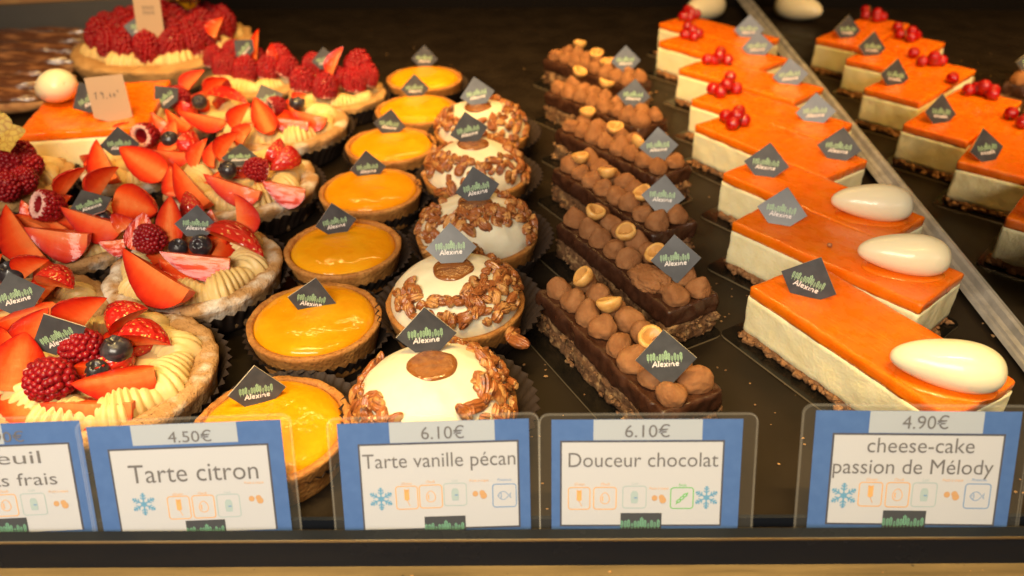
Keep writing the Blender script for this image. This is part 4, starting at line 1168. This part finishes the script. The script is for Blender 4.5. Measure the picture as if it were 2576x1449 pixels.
# ------------------------------------------------------------------ eclairs, back left
def eclair_mesh(seed):
    mb = MB()
    blob(mb, (0, 0, 1.4), (10.5, 1.75, 1.35), 4, 0, lambda p, v: (p[0], p[1] * (1 + .06 * nz(p, .5, seed)), max(-1.3, p[2] + .15 * nz(p, .7, seed))))
    return mb
def eclair(seed):
    body = eclair_mesh(seed).mesh('choux_body', ['choux'])
    mb = MB()
    def f(p, v):
        z = p[2]
        if v[2] < .05: z = .05 * 1.2 + (v[2] - .05) * .25
        return (p[0], p[1], z + .12 * nz(p, .6, seed) + .12 * nz((p[0] * .25, p[1] * 2.4, 0), 1.0, seed))
    blob(mb, (0, 0, 1.9), (10.3, 1.72, 1.5), 5, 0, f)
    return body, mb.mesh('chocolate_glaze', ['choc_glaze'])
ECL = [eclair(1), eclair(2)]
ecl_lab = ['chocolate eclair at the left frame edge, nearest the viewer of its stack', 'short looking chocolate eclair just left of the white egg on the orange cake',
           'chocolate eclair whose rounded end shows right behind the white egg', 'chocolate eclair in the middle of the stack at the back left',
           'third chocolate eclair from the grey divider bar', 'second chocolate eclair from the grey divider bar', 'chocolate eclair touching the grey divider bar']
for i, (u, v) in enumerate([(108, 246), (148, 212), (188, 180), (205, 152), (220, 126), (226, 101), (232, 78)]):
    c = P(u, v, 2.0); a = math.radians(2 + (i * 37 % 5) * 1.2)
    t = thing('chocolate_eclair', ecl_lab[i], 'eclair', (c.x - 10.4 * math.cos(a), c.y - 10.4 * math.sin(a), 0), a, 'eclairs at the back left')
    link('choux_body', ECL[i % 2][0], t); link('chocolate_glaze', ECL[i % 2][1], t)
a_, b_ = P(-40, 50, 4.0), P(425, 24, 4.0)
dv = b_ - a_; mb = MB(); slab(mb, dv.length, 1.0, .1, [(0, 0), (5.6, 0)], None, 1, 0, 5.0)
o = link('grey_bar', mb.mesh('grey_bar', ['steel'], False)); o.matrix_world = TR((a_.x + b_.x) / 2, (a_.y + b_.y) / 2, 0) @ RZ(math.atan2(dv.y, dv.x))
tagprops(o, 'dark grey divider bar behind the eclairs at the back left', 'divider')
c = P(120, 12, 5)
o = link('cake_box', (lambda mb: (slab(mb, 26, 10, .3, [(0, 0), (8, 0)], None, 2, 0, 3.0), mb.mesh('cake_box', ['kraft'], False))[1])(MB()))
o.matrix_world = TR(c.x - 4, c.y + 8, 0) @ RZ(.1); tagprops(o, 'brown cardboard box behind the grey divider bar', 'box')

# ------------------------------------------------------------------ price cards
CARDW = 8.4; CARDH = 5.32
def text_mesh(body):
    cu = bpy.data.curves.new('text', 'FONT'); cu.body = body; cu.size = 1.0; cu.resolution_u = 4
    o = bpy.data.objects.new('text', cu); COL.objects.link(o)
    bpy.context.view_layer.update()
    me = bpy.data.meshes.new_from_object(o.evaluated_get(bpy.context.evaluated_depsgraph_get()))
    vs = [tuple(v.co) for v in me.vertices]; fs = [tuple(p.vertices) for p in me.polygons]
    bpy.data.objects.remove(o); bpy.data.curves.remove(cu); bpy.data.meshes.remove(me)
    return vs, fs
def text(mb, body, x0, x1, ybase, cap, z, mat, italic=0.0, sx=None):
    vs, fs = text_mesh(body)
    a = min(v[0] for v in vs); b = max(v[0] for v in vs)
    sy = cap / .70; k = (x1 - x0) / (b - a)
    mb.add([(x0 + (v[0] - a) * k + italic * v[1] * sy, ybase + v[1] * sy, z) for v in vs], fs, mat)
CM = ['card_blue', 'card_pale', 'card_white', 'card_frame', 'card_ink', 'logo_dark', 'logo_green', 'letter_white', 'ic_blue', 'ic_orange', 'ic_teal', 'ic_brown', 'ic_navy', 'ic_green']
CI = {n: i for i, n in enumerate(CM)}
Z0, Z1, Z2, Z3, Z4, Z5 = .012, .020, .028, .036, .044, .052
def X(u): return (u - .5) * CARDW
def Y(v): return (1 - v) * CARDH
def rrect(mb, u0, v0, u1, v1, w, z, mat, r=.13):
    x0, x1, y0, y1 = X(u0), X(u1), Y(v1), Y(v0)
    pts = arc(x1 - r, y1 - r, r, r, 0, 90, 4) + arc(x0 + r, y1 - r, r, r, 90, 180, 4) + arc(x0 + r, y0 + r, r, r, 180, 270, 4) + arc(x1 - r, y0 + r, r, r, 270, 360, 4)
    ribbon(mb, pts, w, z, mat, True)
def snow(mb, u, v, R):
    m = CI['ic_blue']; cx, cy = X(u), Y(v)
    for k in range(6):
        a = math.radians(90 + 60 * k); d = (math.cos(a), math.sin(a)); zz = Z3 + .001 * k
        ribbon(mb, [(cx, cy), (cx + d[0] * R, cy + d[1] * R)], R * .11, zz, m)
        for f, l in ((.42, .30), (.66, .26), (.86, .14)):
            for s in (-1, 1):
                b = a + s * math.radians(52)
                p = (cx + d[0] * R * f, cy + d[1] * R * f)
                ribbon(mb, [p, (p[0] + math.cos(b) * R * l, p[1] + math.sin(b) * R * l)], R * .095, zz + .0005, m)
    ribbon(mb, arc(cx, cy, R * .2, R * .2, 0, 300, 5), R * .09, Z3 + .008, m, True)
CAP = {'wheat': 'Gluten', 'egg': 'Oeufs', 'milk': 'Lait', 'nuts': 'Fruits à coque', 'fish': 'Poissons', 'soy': 'Soja'}
ICOL = {'wheat': 'ic_orange', 'egg': 'ic_orange', 'milk': 'ic_teal', 'nuts': 'ic_brown', 'fish': 'ic_navy', 'soy': 'ic_green'}
def icon(mb, kind, u0, u1, v0, v1, capv):
    m = CI[ICOL[kind]]; cx, cy = X((u0 + u1) / 2), Y((v0 + v1) / 2); w = X(u1) - X(u0); h = Y(v0) - Y(v1)
    if kind != 'nuts': rrect(mb, u0, v0, u1, v1, .045, Z3, m)
    cw = {'wheat': .46, 'egg': .40, 'milk': .28, 'nuts': .85, 'fish': .62, 'soy': .34}[kind]
    text(mb, CAP[kind], cx - cw / 2, cx + cw / 2, Y(capv) - .06, .13, Z3, CI['ic_orange'] if kind == 'nuts' else m, .25)
    if kind == 'wheat':
        ribbon(mb, [(cx + .12, cy - h * .36), (cx, cy - h * .12), (cx - .01, cy + h * .3)], .03, Z3, m)
        for k in range(5):
            y0 = cy - h * .14 + h * .095 * k
            for s in (-1, 1):
                poly(mb, [(cx, y0), (cx + s * .12, y0 + .07), (cx + s * .10, y0 + .17), (cx, y0 + .09)][::s], Z3 + .004, m)
        poly(mb, [(cx - .05, cy + h * .27), (cx + .05, cy + h * .27), (cx, cy + h * .38)], Z3 + .004, m)
    elif kind == 'egg':
        pts = [(cx + .20 * math.sin(a) * (1 - .16 * math.cos(a)), cy + .27 * math.cos(a)) for a in [6.283 * k / 22 for k in range(22)]]
        ribbon(mb, pts, .035, Z3, m, True)
        ribbon(mb, arc(cx + .01, cy - .02, .12, .18, 140, 220, 6), .05, Z3 + .002, m)
    elif kind == 'milk':
        pts = [(cx - .14, cy - .30), (cx + .14, cy - .30), (cx + .17, cy - .1), (cx + .16, cy + .18), (cx + .09, cy + .30), (cx - .09, cy + .30), (cx - .16, cy + .18), (cx - .17, cy - .1)]
        poly(mb, pts, Z3, m); rect(mb, cx - .02, cy - .06, cx + .12, cy, Z3 + .004, CI['ic_navy'])
    elif kind == 'nuts':
        for dx, dy, r in ((-.17, .03, .13), (.14, .06, .13), (.20, -.07, .15)):
            poly(mb, arc(cx + dx, cy + dy, r, r * 1.08, 0, 345, 15), Z3 + (.004 if dx > .18 else 0), m)
    elif kind == 'fish':
        top = [(cx - .30 + .04 * k, cy + .20 * math.sin(math.pi * min(1, k / 12.0)) ** .8) for k in range(13)]
        bot = [(x, 2 * cy - y) for x, y in reversed(top)]
        ribbon(mb, top + [(cx + .30, cy + .14), (cx + .26, cy), (cx + .30, cy - .14)] + bot, .03, Z3, m, True)
        ribbon(mb, arc(cx - .22, cy, .09, .15, -70, 70, 6), .03, Z3 + .003, m)
        poly(mb, arc(cx - .22, cy + .02, .025, .025, 0, 300, 6), Z3 + .004, m)
    elif kind == 'soy':
        for k in (-1, 0, 1):
            ribbon(mb, [(cx + k * .14 + .09 * math.cos(a) , cy + k * .14 + .07 * math.sin(a) + .03 * math.cos(a)) for a in [6.283 * q / 10 for q in range(10)]], .05, Z3 + .002 * (k + 1), m, True)
        ribbon(mb, [(cx - .26, cy - .30), (cx - .17, cy - .17)], .05, Z3, m); ribbon(mb, [(cx + .17, cy + .17), (cx + .27, cy + .26)], .05, Z3, m)
def sleeve_mesh(w, h, dx):
    mb = MB(); r = .42; x0, x1, y0, y1 = -w / 2 + dx, w / 2 + dx, -.35, h
    def ol(i): return [(x0 + i, y0)] + [(x1 - i, y0)] + arc(x1 - r, y1 - r, r - i, r - i, 0, 90, 6) + arc(x0 + r, y1 - r, r - i, r - i, 90, 180, 6)
    a, b = ol(0), ol(.06)
    poly(mb, b, .10, 0); poly(mb, b[::-1], -.05, 0)
    n = len(a)
    for z in (.10, -.05):
        mb.add([(x, y, z) for x, y in a] + [(x, y, z) for x, y in b], [(i, (i + 1) % n, n + (i + 1) % n, n + i) for i in range(n)], 1)
    return mb.mesh('plastic_sleeve', ['sleeve', 'sleeve_rim'], False)
def price_card(label, cx, yaw, roll, spec, tilt=20, sw=9.3, sdx=0.0, y=23.95, sc=1.0):
    t = thing('price_card', label, 'price card', (cx, y, .35), 0, 'price cards along the rail')
    base = TR(cx, y, .35) @ RZ(math.radians(yaw)) @ RX(math.radians(90 - tilt)) @ RZ(math.radians(roll)) @ SCL(sc)
    mb = MB(); q = [(-CARDW / 2, -.3), (CARDW / 2, -.3), (CARDW / 2, CARDH), (-CARDW / 2, CARDH)]
    vs = [(x, yy, z) for z in (Z0, 0) for x, yy in q]
    mb.add(vs, [(0, 1, 2, 3), (7, 6, 5, 4), (0, 4, 5, 1), (1, 5, 6, 2), (2, 6, 7, 3), (3, 7, 4, 0)], 0)
    s0, s1 = spec['strip']; rect(mb, X(s0), Y(.182), X(s1), CARDH - .004, Z1, CI['card_pale'])
    f0, f1, fv = spec['frame']; rect(mb, X(f0), Y(spec.get('fb', 1.0)), X(f1), Y(fv), Z1, CI['card_frame'])
    rect(mb, X(f0) + .085, Y(spec.get('fb', 1.0)) + (.085 if spec.get('fb', 1.0) < 1 else 0), X(f1) - .085, Y(fv) - .085, Z2, CI['card_white'])
    for body, u0, u1, vb, cap in spec['text']: text(mb, body, X(u0), X(u1), Y(vb), cap * 1.12, Z3, CI['card_ink'])
    for kd, u0, u1, v0, v1, cv in spec['icons']: icon(mb, kd, u0, u1, v0, v1, cv)
    if 'snow' in spec: snow(mb, *spec['snow'])
    l0, l1, lv = spec['logo']; rect(mb, X(l0), -.25, X(l1), Y(lv), Z4, CI['logo_dark'])
    lw = X(l1) - X(l0); lcx = (X(l0) + X(l1)) / 2
    emblem_ears(mb, lcx + .02, Y(lv) - lw * .46 + .10 * lw, lw * .83, Z5, CI['logo_green'])
    emblem_word(mb, lcx, Y(lv) - lw * .62, lw * .165, Z5 + .003, CI['letter_white'])
    put('paper_insert', mb.mesh('paper_insert', CM, False), t, base)
    put('plastic_sleeve', sleeve_mesh(sw, CARDH + .28, sdx), t, base)
IC = dict
price_card('price card cut off by the left frame edge, reading 4.90€', P(4, 1343, .4).x, 3, 0, dict(strip=(.22, .60), frame=(.09, .93, .19), fb=1.0,
    text=[('4.90€', .475, .705, .165, .44), ('reuil', .48, .77, .365, .55), ('ts frais', .50, .835, .565, .55)],
    icons=[('wheat', .35, .47, .64, .84, .61), ('egg', .49, .605, .64, .84, .61), ('milk', .63, .755, .64, .84, .61), ('nuts', .78, .88, .66, .84, .63)], logo=(.42, .64, .86)), tilt=19)
price_card('price card reading Tarte citron 4.50€, in front of the lemon tarts', P(497, 1342, .4).x, 2, .6, dict(strip=(.225, .77), frame=(.09, .925, .205), fb=1.0,
    text=[('4.50€', .41, .635, .165, .47), ('Tarte citron', .18, .855, .52, .80)],
    icons=[('wheat', .36, .475, .655, .865, .635), ('egg', .49, .605, .655, .865, .635), ('milk', .62, .74, .655, .865, .635), ('nuts', .77, .88, .62, .80, .555)],
    snow=(.235, .715, .55), logo=(.44, .65, .885)), tilt=19)
price_card('price card reading Tarte vanille pécan 6.10€', P(1102, 1338, .4).x, 1, .7, dict(strip=(.27, .82), frame=(.10, .945, .185), fb=.985,
    text=[('6.10€', .435, .66, .155, .53), ('Tarte vanille pécan', .12, .925, .405, .62)],
    icons=[('wheat', .285, .40, .575, .785, .55), ('egg', .41, .53, .57, .78, .54), ('milk', .54, .66, .56, .765, .535), ('nuts', .675, .78, .58, .755, .54), ('fish', .80, .925, .58, .79, .54)],
    snow=(.205, .685, .55), logo=(.43, .65, .86)), tilt=20)
price_card('price card reading Douceur chocolat 6.10€', P(1622, 1337, .4).x, -1, .7, dict(strip=(.22, .79), frame=(.045, .91, .185), fb=.965,
    text=[('6.10€', .385, .62, .155, .52), ('Douceur chocolat', .09, .88, .42, .62)],
    icons=[('wheat', .09, .205, .605, .805, .575), ('egg', .225, .345, .605, .805, .575), ('milk', .38, .505, .595, .795, .57), ('nuts', .53, .61, .62, .80, .615), ('soy', .635, .755, .61, .80, .585)],
    snow=(.825, .70, .55), logo=(.37, .59, .84)), tilt=21, sw=9.6, sdx=.05)
price_card('price card reading cheese-cake passion de Mélody 4.90€', P(2283, 1334, .4).x, -2, .7, dict(strip=(.265, .82), frame=(.09, .935, .185), fb=.97,
    text=[('4.90€', .425, .65, .145, .52), ('cheese-cake', .265, .79, .345, .60), ('passion de Mélody', .105, .895, .525, .60)],
    icons=[('wheat', .245, .36, .60, .805, .575), ('egg', .38, .495, .60, .81, .575), ('milk', .51, .63, .60, .805, .575), ('nuts', .655, .75, .61, .80, .575), ('fish', .77, .895, .605, .815, .57)],
    snow=(.17, .715, .57), logo=(.375, .59, .84)), tilt=21, sw=9.4, sdx=-.05, sc=1.06)

# ------------------------------------------------------------------ crumbs scattered on the dark shelf
mb = MB(); r_ = random.Random(5)
MT['crumb_bit'] = M('loose_crumb', (.34, .19, .075), .8, var=[('noise', 3, (.14, .065, .028), .45, .7)])
for k in range(400):
    if k < 250: x, y = r_.uniform(-1, 26), r_.uniform(24.8, 45)
    else: x, y = r_.uniform(-22, 30), r_.uniform(25, 100)
    s = abs(r_.gauss(0, .06)) + .035; sd = r_.random() * 30
    blob(mb, (x, y, s * .35), (s, s * r_.uniform(.5, 1), s * .5), 1, 0, lambda p, v, sd=sd: tuple(c * (1 + .5 * nz(v, 1.2, sd)) for c in p))
for k in range(70):
    x, y = r_.uniform(-21, 21), r_.uniform(20.5, 22.6); s = abs(r_.gauss(0, .05)) + .03
    blob(mb, (x, y, -.86 + s * .3), (s, s * .7, s * .5), 1, 0)
tagprops(link('crumbs', mb.mesh('crumbs', ['crumb_bit'])), 'scattered pastry crumbs on the dark shelf', 'crumbs', None, 'stuff')
